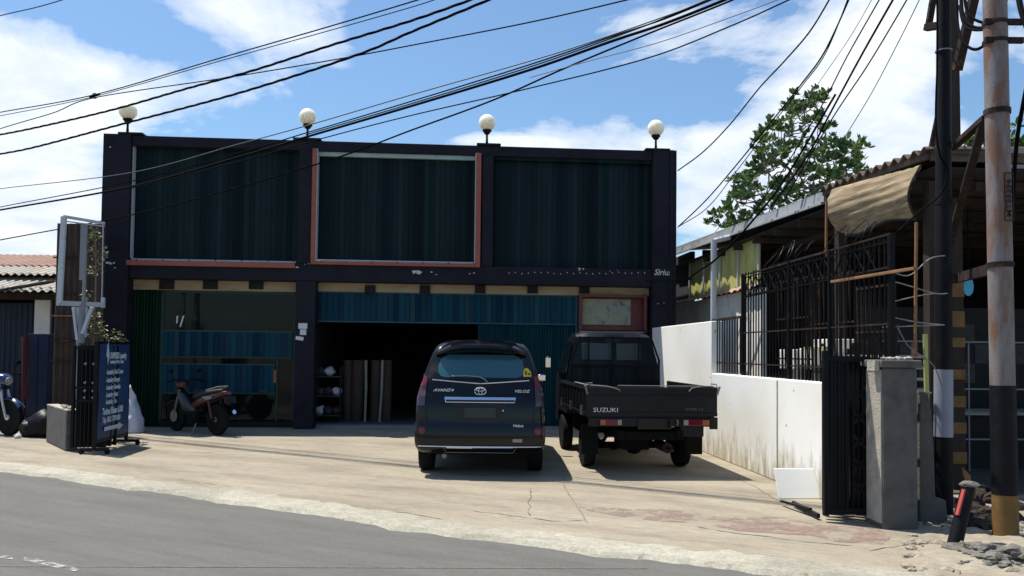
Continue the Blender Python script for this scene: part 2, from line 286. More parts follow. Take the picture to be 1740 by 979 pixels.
# ------------------------------------------------------------------ mesh builder
class MB:
    def __init__(s): s.v = []; s.f = []; s.mi = []; s.cur = 0
    def add(s, vs, fs):
        o = len(s.v); s.v += [Vector(p) for p in vs]; s.f += [tuple(i + o for i in q) for q in fs]; s.mi += [s.cur] * len(fs); return s
    def box(s, x0, x1, y0, y1, z0, z1):
        return s.add([(x0, y0, z0), (x1, y0, z0), (x1, y1, z0), (x0, y1, z0), (x0, y0, z1), (x1, y0, z1), (x1, y1, z1), (x0, y1, z1)],
                     [(0, 3, 2, 1), (4, 5, 6, 7), (0, 1, 5, 4), (1, 2, 6, 5), (2, 3, 7, 6), (3, 0, 4, 7)])
    def bar(s, a, b, w, h=None, upv=(0, 0, 1)):
        a = Vector(a); b = Vector(b); h = h or w; d = (b - a).normalized(); u = Vector(upv)
        if abs(d.dot(u)) > .98: u = Vector((0, 1, 0))
        x = d.cross(u).normalized() * (w / 2); y = x.cross(d).normalized() * (h / 2)
        vs = [p + q for p in (a, b) for q in (-x - y, x - y, x + y, -x + y)]
        return s.add(vs, [(0, 1, 2, 3), (7, 6, 5, 4), (0, 4, 5, 1), (1, 5, 6, 2), (2, 6, 7, 3), (3, 7, 4, 0)])
    def tube(s, pts, r, n=8, cap=True):
        pts = [Vector(p) for p in pts]; rs = r if isinstance(r, (list, tuple)) else [r] * len(pts)
        t0 = (pts[1] - pts[0]).normalized(); u = Vector((0, 0, 1)) if abs(t0.z) < .9 else Vector((1, 0, 0))
        x = t0.cross(u).normalized(); vs = []; fs = []
        for i, p in enumerate(pts):
            t = (pts[min(i + 1, len(pts) - 1)] - pts[max(i - 1, 0)]).normalized()
            x = (x - t * x.dot(t)).normalized(); y = t.cross(x)
            for k in range(n):
                a = 2 * math.pi * k / n; vs.append(p + (x * math.cos(a) + y * math.sin(a)) * rs[i])
        for i in range(len(pts) - 1):
            for k in range(n):
                a = i * n + k; b = i * n + (k + 1) % n; fs.append((a, b, b + n, a + n))
        if cap: fs.append(tuple(range(n))[::-1]); fs.append(tuple(range((len(pts) - 1) * n, len(pts) * n)))
        return s.add(vs, fs)
    def cyl(s, a, b, r, n=20, r2=None): return s.tube([a, b], [r, r if r2 is None else r2], n)
    def lathe(s, prof, n=24, c=(0, 0, 0), axis='z'):
        vs = []; fs = []; c = Vector(c)
        for (r, h) in prof:
            for k in range(n):
                a = 2 * math.pi * k / n; q = (r * math.cos(a), r * math.sin(a), h)
                if axis == 'x': q = (h, r * math.cos(a), r * math.sin(a))
                if axis == 'y': q = (r * math.cos(a), h, r * math.sin(a))
                vs.append(c + Vector(q))
        for i in range(len(prof) - 1):
            for k in range(n):
                a = i * n + k; b = i * n + (k + 1) % n; fs.append((a, b, b + n, a + n))
        fs.append(tuple(range(n))[::-1]); fs.append(tuple(range((len(prof) - 1) * n, len(prof) * n)))
        return s.add(vs, fs)
    def prism(s, poly, d):
        """closed polygon swept along vector d"""
        d = Vector(d); n = len(poly); vs = [Vector(p) for p in poly] + [Vector(p) + d for p in poly]
        return s.add(vs, [tuple(range(n))[::-1], tuple(range(n, 2 * n))] + [(i, (i + 1) % n, n + (i + 1) % n, n + i) for i in range(n)])
    def grid(s, fn, nu, nv, thick=None):
        vs = [Vector(fn(i / nu, j / nv)) for j in range(nv + 1) for i in range(nu + 1)]
        fs = [(j * (nu + 1) + i, j * (nu + 1) + i + 1, (j + 1) * (nu + 1) + i + 1, (j + 1) * (nu + 1) + i) for j in range(nv) for i in range(nu)]
        if thick:
            t = Vector(thick); m = len(vs); vs = vs + [p + t for p in vs]; fs = fs + [tuple(i + m for i in q[::-1]) for q in fs]
            ring = [i for i in range(nu + 1)] + [j * (nu + 1) + nu for j in range(1, nv + 1)] + [nv * (nu + 1) + i for i in range(nu - 1, -1, -1)] + [j * (nu + 1) for j in range(nv - 1, 0, -1)]
            for a, b in zip(ring, ring[1:] + ring[:1]): fs.append((b, a, a + m, b + m))
        return s.add(vs, fs)
    def corr(s, o, du, dv, nrm, pitch, amp, thick=.006, nv=2):
        """corrugated sheet spanned by du (across the ribs) and dv"""
        o = Vector(o); du = Vector(du); dv = Vector(dv); nrm = Vector(nrm).normalized(); L = du.length; nu = max(8, int(L / pitch * 6))
        return s.grid(lambda a, b: o + du * a + dv * b + nrm * (amp * math.sin(a * L / pitch * 2 * math.pi)), nu, nv, nrm * -thick)
    def blob(s, c, r, seed=0, sub=2, rough=.35, sq=(1, 1, 1)):
        import bmesh
        bm = bmesh.new(); bmesh.ops.create_icosphere(bm, subdivisions=sub, radius=1)
        vs = []
        for v in bm.verts:
            q = v.co.copy(); k = 1 + rough * noise.noise(q * 1.7 + Vector((seed * 3.1, seed, 0))) + rough * .5 * noise.noise(q * 4 + Vector((seed, 0, 5)))
            vs.append(Vector(c) + Vector((q.x * sq[0], q.y * sq[1], q.z * sq[2])) * (r * k))
        fs = [tuple(v.index for v in f.verts) for f in bm.faces]; bm.free(); return s.add(vs, fs)
    def text(s, body, size, mtx, ext=.002, align='LEFT', shear=0, sx=1.0, off=.012):
        cu = bpy.data.curves.new('t', 'FONT'); cu.body = body; cu.size = size; cu.extrude = ext; cu.align_x = align; cu.align_y = 'CENTER'; cu.shear = shear; cu.resolution_u = 2; cu.offset = size * off
        ob = bpy.data.objects.new('t', cu); COL.objects.link(ob); bpy.context.view_layer.update()
        me = bpy.data.meshes.new_from_object(ob.evaluated_get(bpy.context.evaluated_depsgraph_get()))
        s.add([mtx @ Vector((v.co.x * sx, v.co.y, v.co.z)) for v in me.vertices], [tuple(p.vertices) for p in me.polygons])
        bpy.data.objects.remove(ob); bpy.data.curves.remove(cu); bpy.data.meshes.remove(me); return s
    def build(s, name, mats, parent=None, smooth=False, bevel=0, world=False, ang=40, base=True):
        me = bpy.data.meshes.new(name); loc = Vector((0, 0, 0)); vs = s.v
        if parent is not None and world:
            inv = parent_mw(parent).inverted(); vs = [inv @ p for p in vs]
        elif parent is None and base:
            lo = [min(p[i] for p in vs) for i in range(3)]; hi = [max(p[i] for p in vs) for i in range(3)]
            loc = Vector(((lo[0] + hi[0]) / 2, (lo[1] + hi[1]) / 2, lo[2])); vs = [p - loc for p in vs]
        me.from_pydata([tuple(p) for p in vs], [], s.f)
        for m_ in (mats if isinstance(mats, (list, tuple)) else [mats]): me.materials.append(m_ if not isinstance(m_, str) else M[m_])
        me.polygons.foreach_set('material_index', s.mi)
        if smooth:
            me.polygons.foreach_set('use_smooth', [True] * len(me.polygons)); me.set_sharp_from_angle(angle=R(ang))
        me.update(); ob = bpy.data.objects.new(name, me); COL.objects.link(ob); ob.location = loc
        if parent is not None: ob.parent = parent
        if bevel:
            b = ob.modifiers.new('bevel', 'BEVEL'); b.width = bevel; b.segments = 2; b.limit_method = 'ANGLE'; b.angle_limit = R(40)
        return ob
def parent_mw(o):
    m_ = Matrix.Translation(o.location) @ o.rotation_euler.to_matrix().to_4x4() @ Matrix.Diagonal((*o.scale, 1))
    return parent_mw(o.parent) @ m_ if o.parent else m_
def thing(name, label, cat, loc=(0, 0, 0), rz=0, group=None):
    o = bpy.data.objects.new(name, None); COL.objects.link(o); o.location = loc; o.rotation_euler = (0, 0, rz); o.empty_display_size = .2
    return tag(o, label, cat, group)
def tag(o, label, cat, group=None, kind=None):
    if label: o['label'] = label
    if cat: o['category'] = cat
    if group: o['group'] = group
    if kind: o['kind'] = kind
    return o
def struct(o): o['kind'] = 'structure'; return o
def dup(root, loc, rz, label, group=None, matswap=None):
    def cp(o, par):
        c = o.copy(); COL.objects.link(c); c.parent = par
        if matswap and o.type == 'MESH' and any(m_ and m_.name in matswap for m_ in o.data.materials):
            c.data = o.data.copy()
            for i, m_ in enumerate(c.data.materials):
                if m_.name in matswap: c.data.materials[i] = M[matswap[m_.name]]
        for ch in [q for q in bpy.data.objects if q.parent == o]: cp(ch, c)
        return c
    r = cp(root, None); r.location = loc; r.rotation_euler = (0, 0, rz); r['label'] = label
    if group: r['group'] = group
    return r
def spline(pts, n=10):
    P = [Vector(p) for p in pts]; P = [P[0] * 2 - P[1]] + P + [P[-1] * 2 - P[-2]]; out = []
    for i in range(1, len(P) - 2):
        a, b, c, d = P[i - 1:i + 3]
        for k in range(n):
            t = k / n; out.append(.5 * (2 * b + (c - a) * t + (2 * a - 5 * b + 4 * c - d) * t * t + (3 * b - a - 3 * c + d) * t ** 3))
    out.append(P[-2]); return out
#SECTIONS
# ------------------------------------------------------------------ sky, sun
SUN = Vector((-.34, .22, 1)).normalized()
el = math.asin(SUN.z); az = math.atan2(SUN.x, SUN.y)
def world():
    w = bpy.data.worlds.new('World'); SC.world = w; w.use_nodes = True; t = w.node_tree; n = t.nodes; l = t.links
    bg = n['Background']; sky = n.new('ShaderNodeTexSky'); sky.sky_type = 'NISHITA'; sky.sun_disc = False; sky.sun_elevation = el; sky.sun_rotation = az
    sky.air_density = 1.2; sky.dust_density = .8; sky.ozone_density = 2.4; sky.altitude = 100
    tc = n.new('ShaderNodeTexCoord'); sp = n.new('ShaderNodeSeparateXYZ'); l.new(tc.outputs['Generated'], sp.inputs[0])
    def mth(op, a, b=None, c=None):
        o = n.new('ShaderNodeMath'); o.operation = op
        for i, v in enumerate((a, b, c)):
            if v is None: continue
            if hasattr(v, 'links'): l.new(v, o.inputs[i])
            else: o.inputs[i].default_value = v
        return o.outputs[0]
    # clouds live on a flat layer high above: direction divided by its height
    z = mth('ADD', mth('MAXIMUM', sp.outputs[2], 0.0), .22); px = mth('DIVIDE', sp.outputs[0], z); py = mth('DIVIDE', sp.outputs[1], z)
    cb = n.new('ShaderNodeCombineXYZ'); l.new(px, cb.inputs[0]); l.new(py, cb.inputs[1])
    def noise_(scale, det, ro, dist, off=(0, 0, 0), st=(1, 1, 1)):
        mp = n.new('ShaderNodeMapping'); mp.inputs['Location'].default_value = off; mp.inputs['Scale'].default_value = st; l.new(cb.outputs[0], mp.inputs[0])
        q = n.new('ShaderNodeTexNoise'); q.inputs['Scale'].default_value = scale; q.inputs['Detail'].default_value = det; q.inputs['Roughness'].default_value = ro; q.inputs['Distortion'].default_value = dist
        l.new(mp.outputs[0], q.inputs[0]); return q.outputs[0]
    nz = noise_(1.5, 12, .6, .25, (3.1, 7.7, 0), (1, 1, 1)); wisp = noise_(1.1, 10, .65, .8, (1.0, 2.0, 4), (1, 2.2, 1))
    # cloud banks: soft lumps at world directions
    def lump(x, y, rx, ry, amp):
        d = ray(x, y).normalized(); aa = math.atan2(d.x, d.y); ee = math.asin(d.z)
        daz = mth('DIVIDE', mth('SUBTRACT', AZ, aa), rx); de = mth('DIVIDE', mth('SUBTRACT', EL, ee), ry)
        g = mth('POWER', 2.718, mth('MULTIPLY', mth('ADD', mth('MULTIPLY', daz, daz), mth('MULTIPLY', de, de)), -1.0))
        return mth('MULTIPLY', g, amp)
    AZ = mth('ARCTAN2', sp.outputs[0], sp.outputs[1]); EL = mth('ARCSINE', sp.outputs[2])
    tot = None
    for a in ((90, 150, .17, .05, .27), (350, 120, .22, .055, .25), (480, 60, .14, .035, .16), (30, 330, .10, .13, .34), (1330, 270, .13, .06, .36), (1480, 190, .09, .08, .28), (1620, 270, .08, .06, .20),
              (1200, 60, .16, .03, .08), (1230, 330, .05, .08, .34), (860, 240, .07, .008, .26), (1240, 180, .09, .04, -.26), (1330, 110, .06, .03, -.1),
              (850, 165, .30, .05, -.30), (200, 45, .15, .03, -.24), (60, 30, .06, .03, .12), (750, 40, .16, .04, -.16), (1680, 130, .05, .10, -.18), (560, 215, .16, .022, -.20), (150, 240, .1, .06, .12), (120, 330, .05, .10, .06)):
        q = lump(*a); tot = q if tot is None else mth('ADD', tot, q)
    back = mth('MULTIPLY', mth('MAXIMUM', mth('MULTIPLY', sp.outputs[1], -1.0), 0.0), -.22)
    dens = mth('ADD', mth('ADD', mth('ADD', mth('MULTIPLY_ADD', nz, 1.7, -.35), tot), back), mth('MULTIPLY', mth('SUBTRACT', wisp, .5), .35))
    r = n.new('ShaderNodeValToRGB'); e = r.color_ramp.elements; e[0].position = .505; e[0].color = (0, 0, 0, 1); e[1].position = .76; e[1].color = (1, 1, 1, 1); q = e.new(.58); q.color = (.45, .45, .45, 1)
    l.new(dens, r.inputs[0])
    sh = noise_(3.4, 10, .62, .3, (9, 4, 1)); r2 = n.new('ShaderNodeValToRGB'); r2.color_ramp.elements[0].position = .3; r2.color_ramp.elements[1].position = .62
    r2.color_ramp.elements[0].color = (6.2, 7.3, 9.2, 1); r2.color_ramp.elements[1].color = (9.4, 9.7, 10.0, 1); l.new(sh, r2.inputs[0])
    tint = n.new('ShaderNodeMixRGB'); tint.blend_type = 'MULTIPLY'; tint.inputs[0].default_value = 1; l.new(sky.outputs[0], tint.inputs[1]); tint.inputs[2].default_value = SKYTINT
    hz = n.new('ShaderNodeMixRGB'); hz.inputs[0].default_value = .05; l.new(tint.outputs[0], hz.inputs[1]); hz.inputs[2].default_value = (5, 6, 7.5, 1)
    mx = n.new('ShaderNodeMixRGB'); l.new(r.outputs[0], mx.inputs[0]); l.new(hz.outputs[0], mx.inputs[1]); l.new(r2.outputs[0], mx.inputs[2])
    l.new(mx.outputs[0], bg.inputs[0]); bg.inputs[1].default_value = .078
SKYTINT = (.90, 1.13, 1.30, 1)
world()
sd = bpy.data.lights.new('sun', 'SUN'); sd.energy = 4.6; sd.angle = R(.5); sd.color = (1, .95, .87)
so = bpy.data.objects.new('sun', sd); COL.objects.link(so); so.rotation_euler = (-SUN).to_track_quat('-Z', 'Y').to_euler()
SC.view_settings.view_transform = 'Standard'; SC.view_settings.look = 'None'; SC.view_settings.exposure = .55; SC.view_settings.gamma = 1

# ------------------------------------------------------------------ ground, road, yard, kerb
b = MB(); b.add([(-600, -600, -.12), (600, -600, -.12), (600, 900, -.12), (-600, 900, -.12)], [(0, 1, 2, 3)]); struct(b.build('ground', 'dirt', base=False))
edge = [G(*q) for q in ((0, 797), (120, 812), (241, 831), (360, 846), (483, 863), (600, 881), (700, 897), (860, 917), (1050, 938), (1230, 961), (1400, 979))]
dR = (edge[-1] - edge[-4]).normalized(); dL = (edge[0] - edge[2]).normalized()
fine = spline([edge[0] + dL * k for k in (60, 30, 14, 6, 3, 1.4)] + edge + [edge[-1] + dR * k for k in (1, 2.5, 6, 14, 30, 60)], 16)
def rag(p, amp): return Vector((p.x + amp * noise.noise(p * 1.9), p.y + amp * 1.2 * noise.noise(p * 1.9 + Vector((9, 3, 0))) + amp * .5 * noise.noise(p * 9), 0))
ragged = [rag(p, .09) for p in fine]
# road sheet below the yard level
nrm = Vector((-.46, -.89, 0))
b = MB(); n = len(fine); b.add([p + Vector((.15, .3, -.022)) for p in fine] + [p + nrm * 9 + Vector((0, 0, -.022)) for p in fine], [(i, n + i, n + i + 1, i + 1) for i in range(n - 1)])
struct(b.build('road', 'asphalt', base=False))
# yard: thick sheet whose ragged front edge steps down to the road
def slab(front, back, z1, z0):
    n = len(front); m_ = MB(); vs = [Vector((p.x, p.y, z1)) for p in front] + [Vector((p.x, p.y, z1)) for p in back] + [Vector((p.x + nrm.x * .07, p.y + nrm.y * .07, z0)) for p in front]
    m_.add(vs, [(i, i + 1, n + i + 1, n + i) for i in range(n - 1)] + [(2 * n + i, 2 * n + i + 1, i + 1, i) for i in range(n - 1)]); return m_
back = [p + Vector((.46, .89, 0)) * (18 + 0 * i) for i, p in enumerate(ragged)]
struct(slab([p + Vector((.02, .04, 0)) for p in ragged], back, 0, -.03).build('forecourt', 'yard', base=False))
inner = [rag(p + Vector((.17, .33, 0)) * 1.0, .07) + Vector((.05, .09, 0)) * noise.noise(p * 5) for p in fine]
struct(slab(ragged, inner, .010, -.03).build('kerb_strip', 'kerb', base=False))
# broken black asphalt lip along the kerb foot
b = MB(); random.seed(3)
for i in range(90, n - 90):
    p = ragged[i]
    if noise.noise(p * 1.3) > .12 and random.random() < .5:
        for k in range(2): b.blob(p + Vector((random.uniform(-.05, .05), random.uniform(-.05, .0), -.018)), random.uniform(.008, .022), i + k, 1, .6, (1.7, 1, .45))
b.build('asphalt_crumbs', 'rubble_dark'); tag(bpy.data.objects['asphalt_crumbs'], None, None, kind='stuff'); bpy.data.objects['asphalt_crumbs']['label'] = 'crumbled dark asphalt bits along the foot of the pale kerb strip'; bpy.data.objects['asphalt_crumbs']['category'] = 'gravel'
def sheet(name, pix, m_, z, label=None):
    b = MB(); b.add([G(x, y, z) for x, y in pix], [tuple(range(len(pix)))]); return struct(b.build(name, m_, base=False))
sheet('faded_red_marking', [(960, 858), (1060, 864), (1150, 866), (1210, 876), (1330, 878), (1400, 892), (1490, 896), (1515, 912), (1500, 925), (1420, 920), (1380, 910), (1250, 902), (1200, 890), (1080, 882), (1000, 868)], 'red_paint', .004)
sheet('road_marking', [(-30, 942), (20, 944), (22, 950), (-30, 948)], 'road_paint', -.018)
sheet('road_marking', [(42, 947), (62, 949), (135, 966), (128, 971), (92, 964), (40, 952)], 'road_paint', -.018)
def crack(pix, w, m_='crack_dark', z=.0035, amp=.05):
    P = []; pts = [G(x, y) for x, y in pix]
    for p, q in zip(pts, pts[1:]):
        n_ = max(2, int((q - p).length / .06))
        for k in range(n_): r_ = p.lerp(q, k / n_); P.append(r_ + Vector((noise.noise(r_ * 3) * amp + noise.noise(r_ * 17) * amp * .3, noise.noise(r_ * 3 + Vector((7, 7, 7))) * amp + noise.noise(r_ * 17 + Vector((3, 0, 0))) * amp * .3, 0)))
    L = []; Rr = []
    for i, p in enumerate(P):
        t_ = (P[min(i + 1, len(P) - 1)] - P[max(i - 1, 0)]).normalized(); s_ = Vector((-t_.y, t_.x, 0)) * w * max(.1, .6 + noise.noise(p * 9) * 1.1) * (0.15 if i in (0, len(P) - 1) else 1)
        L.append((p.x + s_.x, p.y + s_.y, z)); Rr.append((p.x - s_.x, p.y - s_.y, z))
    n_ = len(P); b = MB(); b.add(L + Rr, [(i, n_ + i, n_ + i + 1, i + 1) for i in range(n_ - 1)]); return struct(b.build('ground_crack', m_, base=False))
M['crack_dark'] = mat('dark_crack_strip', (.12, .10, .08), .95, var=.4, scale=20)  # dark tone of the thin crack strips
M['joint'] = mat('old_joint_mortar', (.19, .165, .13), .95, var=.4, scale=9)
for P_, w_ in (([(520, 852), (590, 864), (690, 872), (760, 884)], .008), ([(800, 868), (880, 878), (935, 886), (1010, 884)], .008), ([(1180, 895), (1260, 908), (1380, 922), (1470, 930)], .009), ([(300, 815), (380, 826), (450, 832)], .007), ([(905, 830), (893, 855), (902, 880)], .006), ([(1480, 938), (1540, 925), (1600, 918)], .012), ([(1255, 812), (1320, 850), (1370, 866)], .006)): crack(P_, w_)
crack([(60, 770), (300, 770), (520, 766), (705, 764)], .010, 'joint', amp=.02); crack([(1000, 890), (960, 830), (955, 800)], .010, 'joint', amp=.02)
b = MB(); q0 = G(-60, 962, -.0195); q1 = G(1100, 966, -.0195); b.bar(q0, q1, .018, .001); struct(b.build('road_seam', 'rubble_dark', base=False))

# ------------------------------------------------------------------ the dark shop building (local x along the facade, y into the building)
xL = F(173.5, 300)[0]; xR = 4.50; ZT = 5.69
P1r = F(220, 340)[0]; P2l = F(506, 350)[0]; P2r = F(532.5, 350)[0]; P3l = F(819, 360)[0]; P3r = F(838, 360)[0]; P4l = F(1109.5, 360)[0]
zPb = 3.25; zPt = 5.47; zB = 2.895
shop = thing('shop_building', 'black two storey shop building with three large dark signboard bays and open ground floor', 'building', W(0, SF), A)
def sb(name, m_, *boxes, bev=.012, par=shop):
    b = MB()
    for q in boxes: b.box(*q)
    return b.build(name, m_, par, bevel=bev)
D = 9.0
sb('pillar', 'facade', (xL, P1r, 0, .34, 0, ZT)); sb('pillar', 'facade', (P2l, P2r, .02, .34, zPb, ZT - .21)); sb('pillar', 'facade', (P3l, P3r, .02, .34, zPb, ZT - .21)); sb('pillar', 'facade', (P4l, xR, 0, .34, 0, ZT))
sb('pillar', 'facade', (F(500, 600)[0], F(534, 600)[0], .0, .36, 0, zB - .003))
sb('pillar_rib', 'facade', (F(1138, 400)[0], F(1143, 400)[0], -.035, .0, 2.2, ZT - .003))
sb('parapet', 'facade', (P1r + .003, P4l - .003, .04, .34, ZT - .21, ZT - .012))
sb('parapet_cap', 'facade', (P1r - .25, P1r + .22, -.02, .36, ZT - .008, ZT + .035)); sb('parapet_cap', 'facade', (P2l - .12, P2r + .12, -.02, .36, ZT - .01, ZT + .03)); sb('parapet_cap', 'facade', (P3l - .12, P3r + .14, -.02, .36, ZT - .01, ZT + .03)); sb('parapet_cap', 'facade', (P4l - .16, P4l + .35, -.02, .36, ZT - .008, ZT + .03))
sb('beam', 'facade', (P1r + .003, P4l - .003, .035, .34, zB, zPb))
sb('upper_wall', 'facade', (P1r, P4l, .30, .42, zB + .1, ZT - .05))
sb('side_wall', 'facade_side', (xL + .004, xL + .18, .345, D, 0, ZT - .02)); sb('side_wall', 'facade_side', (xR - .18, xR - .004, .345, D, 0, ZT - .02))
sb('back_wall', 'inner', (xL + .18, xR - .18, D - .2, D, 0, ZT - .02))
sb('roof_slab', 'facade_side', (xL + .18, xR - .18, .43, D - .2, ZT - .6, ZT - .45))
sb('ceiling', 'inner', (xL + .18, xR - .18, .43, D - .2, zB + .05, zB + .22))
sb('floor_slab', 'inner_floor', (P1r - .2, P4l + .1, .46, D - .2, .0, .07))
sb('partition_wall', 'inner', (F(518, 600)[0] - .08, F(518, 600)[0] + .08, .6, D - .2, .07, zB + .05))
# cream lintel strips with dark vents
zl0 = F(360, 494, .3)[1]; zr0 = F(800, 499, .3)[1]
xa, xb = F(222, 485, .3)[0], F(502, 485, .3)[0]; xc, xd = F(531, 490, .3)[0], F(1101, 490, .3)[0]
sb('lintel_strip', 'cream', (xa - .1, xb + .1, .30, .42, zl0, zB - .004), bev=0); sb('lintel_strip', 'cream', (xc - .1, xd + .1, .30, .42, zr0, zB - .004), bev=0)
for px_ in (285, 359, 437):
    x, z = F(px_, 483, .28); b = MB(); b.box(x - .12, x + .12, .262, .298, z - .1, z + .085); b.box(x - .155, x - .122, .25, .30, z - .10, z + .07); b.build('vent', 'vent', shop)
for px_ in (629, 722, 816, 905, 993):
    x, z = F(px_, 491.5, .28); b = MB(); b.box(x - .105, x + .105, .262, .298, z - .065, z + .075); b.box(x - .11, x + .11, .245, .30, z - .085, z - .068); b.build('vent', 'vent', shop)
# bare plaster chips
b = MB(); random.seed(5)
for (x0, y0, k, s_) in ((709, 460, 6, .05), (738, 463, 2, .02), (801, 465, 2, .02), (503, 455, 3, .03), (517, 448, 2, .02), (189, 445, 4, .035), (195, 452, 2, .03), (990, 458, 5, .035), (1043, 463, 2, .02), (187, 250, 1, .03), (516, 360, 2, .02), (1128, 515, 1, .03), (1140, 517, 1, .03), (1118, 516, 1, .02)):
    b = MB()
    for _ in range(k):
        x, z = F(x0 + random.uniform(-7, 7) * (k > 1), y0 + random.uniform(-4, 4) * (k > 1)); r_ = s_ * random.uniform(.5, 1.1)
        dyy = -.004 if (x < P1r or x > P4l) else .03
        b.add([(x + r_ * math.cos(t) * random.uniform(.5, 1.2), dyy, z + r_ * .6 * math.sin(t) * random.uniform(.5, 1.2)) for t in [i * .785 for i in range(8)]], [tuple(range(8))])
    b.build('paint_chip', 'chip', shop)
b = MB()
for i in range(22):
    x, z = F(865 + i * 11, 464 + random.uniform(-1.5, 1.5)); b.add([(x + .012 * math.cos(t), .03, z + .012 * math.sin(t)) for t in [i * 1.256 for i in range(5)]], [tuple(range(5))])
b.build('beam_screws', 'chip', shop)
b = MB(); x, z = F(1111, 463); b.text('Sirius', .17, Matrix.Translation((x, -.006, z)) @ Matrix.Rotation(R(90), 4, 'X'), .001, shear=.3, sx=.95)
b.build('painted_scrawl', 'chip', shop)

# left ground floor bay: green shutter, glass shop front with petrol blue sheets
yf = .36
x0, x1, x2 = F(219, 600, yf)[0], F(272, 600, yf)[0], F(502, 600, yf)[0]
b = MB(); b.corr((x0, yf + .02, .02), (x1 - x0, 0, 0), (0, 0, zl0 - .02), (0, -1, 0), .06, .012); b.build('folding_shutter', 'green_shutter', shop)
f_ = MB(); f_.box(x1, x1 + .05, yf, yf + .06, .0, zl0); f_.box(x2 - .045, x2 - .0, yf, yf + .06, .0, zl0); f_.box(x1, x2, yf, yf + .06, zl0 - .05, zl0 - .003)
z1 = F(380, 564, yf)[1]; z2 = F(380, 606, yf)[1]; z3 = F(380, 620, yf)[1]; z4 = F(380, 667, yf)[1]
f_.box(x1 + .05, x2 - .045, yf + .005, yf + .05, z1, z1 + .03); xm = F(469, 640, yf)[0]; f_.box(xm, xm + .04, yf + .003, yf + .055, .02, z2 - .01)
win = f_.build('shop_window', 'green_frame', shop)
b = MB(); b.box(x1 + .05, x2 - .045, yf + .02, yf + .03, .12, zl0 - .05); b.build('glass_pane', 'clear', win)
b = MB(); b.box(x1, x2, yf - .02, yf + .1, 0, .11); b.build('window_plinth', 'inner', win)
for (zz0, zz1, xe) in ((z2, z1, F(497, 600, yf)[0]), (z4, z3, F(467.5, 640, yf)[0])):
    xs = F(276, 600, yf)[0]; b = MB(); b.corr((xs, yf - .012, zz0), (xe - xs, 0, 0), (0, 0, zz1 - zz0), (0, -1, 0), .11, .003, .004); b.build('window_sheet', 'blue_sheet', win)
    b = MB(); b.box(xs, xe, yf - .022, yf - .001, zz1 + .001, zz1 + .018); b.build('sheet_rail', 'teal_frame', win)
    b = MB(); b.box(xs, xe, yf - .022, yf - .001, zz0 - .03, zz0 - .002); b.build('sheet_rail', 'green_frame', win)
b = MB(); x, z = F(467, 637, yf); b.box(x - .02, x + .035, yf - .03, yf - .016, z - .16, z + .1); b.build('corner_tab', 'orange', win)
b = MB()
for k_ in range(2):
    x, z = F(301 + k_ * 6, 546, yf); b.prism([(x - .012 + k_ * .05, yf - .002, z + .11), (x + .022 + k_ * .05, yf - .002, z + .11), (x + .01, yf - .002, z - .11 + .07 * (k_ == 0)), (x - .02, yf - .002, z - .11 + .07 * (k_ == 0))], (0, -.002, 0))
b.build('torn_sticker', 'paper', win)
# writing strip left of the second sheet's foot
for (px_, s_) in ((328, '150.000'), (378, '1510'), (440, '1810')):
    b = MB(); x, z = F(px_, 664.5, yf); b.text(s_, .075, Matrix.Translation((x, yf - .028, z)) @ Matrix.Rotation(R(90), 4, 'X'), .0008); b.build('price_lettering', 'faint_text', win)

# right ground floor bay: header sheet, teal folding door, open doorway
xh0, xh1 = F(534, 520, yf)[0], F(981, 520, yf)[0]; zh0 = F(760, 550, yf)[1]; zh1 = F(760, 498.5, yf)[1]
b = MB(); b.corr((xh0 + .03, yf - .01, zh0 + .02), (xh1 - xh0 - .06, 0, 0), (0, 0, zh1 - zh0 - .04), (0, -1, 0), .22, .006, .004); b.build('header_sheet', 'blue_sheet', shop)
b = MB(); b.box(xh0, xh1, yf - .02, yf + .04, zh1 - .025, zh1 - .002); b.box(xh0, xh1, yf - .02, yf + .04, zh0, zh0 + .025); b.box(xh0, xh0 + .028, yf - .021, yf + .041, 0, zh1 - .003); b.box(xh1 - .04, xh1, yf - .021, yf + .041, 0, zh1 - .003)
b.build('door_frame', 'teal_frame', shop)
xdr = F(812, 600, yf)[0]
b = MB(); b.corr((xdr, yf + .03, .02), (xh1 - xdr - .05, 0, 0), (0, 0, zh0 - .03), (0, -1, 0), .055, .014); b.build('folding_door', 'teal_door', shop)
b = MB(); b.box(xh1 + .003, P4l + .02, yf + .05, yf + .15, 0, zr0 - .003); b.build('side_panel', 'inner', shop)
b = MB(); b.box(xh0, xh1, yf - .03, yf + .12, 0, .045); b.build('door_threshold', 'zinc', shop)

# the big signboards in the three upper bays
def board(label, xa_, xb_, za_, zb_, fr, mfr):
    t = thing('signboard', label, 'signboard', W(0, SF) + U * ((xa_ + xb_) / 2) + Vector((0, 0, za_)), A, 'large dark signboards across the upper storey')
    w_ = (xb_ - xa_) / 2; h_ = zb_ - za_
    b = MB(); k = fr; b.corr((-w_ + k, .22, k), (2 * (w_ - k), 0, 0), (0, 0, h_ - 2 * k), (0, -1, 0), .21, .004, .004); b.build('sheet_panel', 'teal_dark', t)
    return t, w_, h_
t, w_, h_ = board('left dark sheet signboard with white left edge and white and orange bottom rail', F(218, 340)[0], F(505, 340)[0], F(360, 449)[1], F(360, 243)[1], .02, None)
b = MB(); b.box(-w_ + .0, -w_ + .045, .10, .21, .10, h_ - .02); b.box(-w_ + .045, w_ - .02, .10, .205, .055, .10); b.build('white_rail', 'white_frame', t)
b = MB(); b.box(-w_ + .0, w_ - .02, -.02, .2, -.045, .053); b.build('orange_rail', 'orange', t)
b = MB(); b.box(-w_ + .045, w_ - .0, .11, .205, h_ - .03, h_ - .012); b.build('top_rail', 'pale_strip', t)
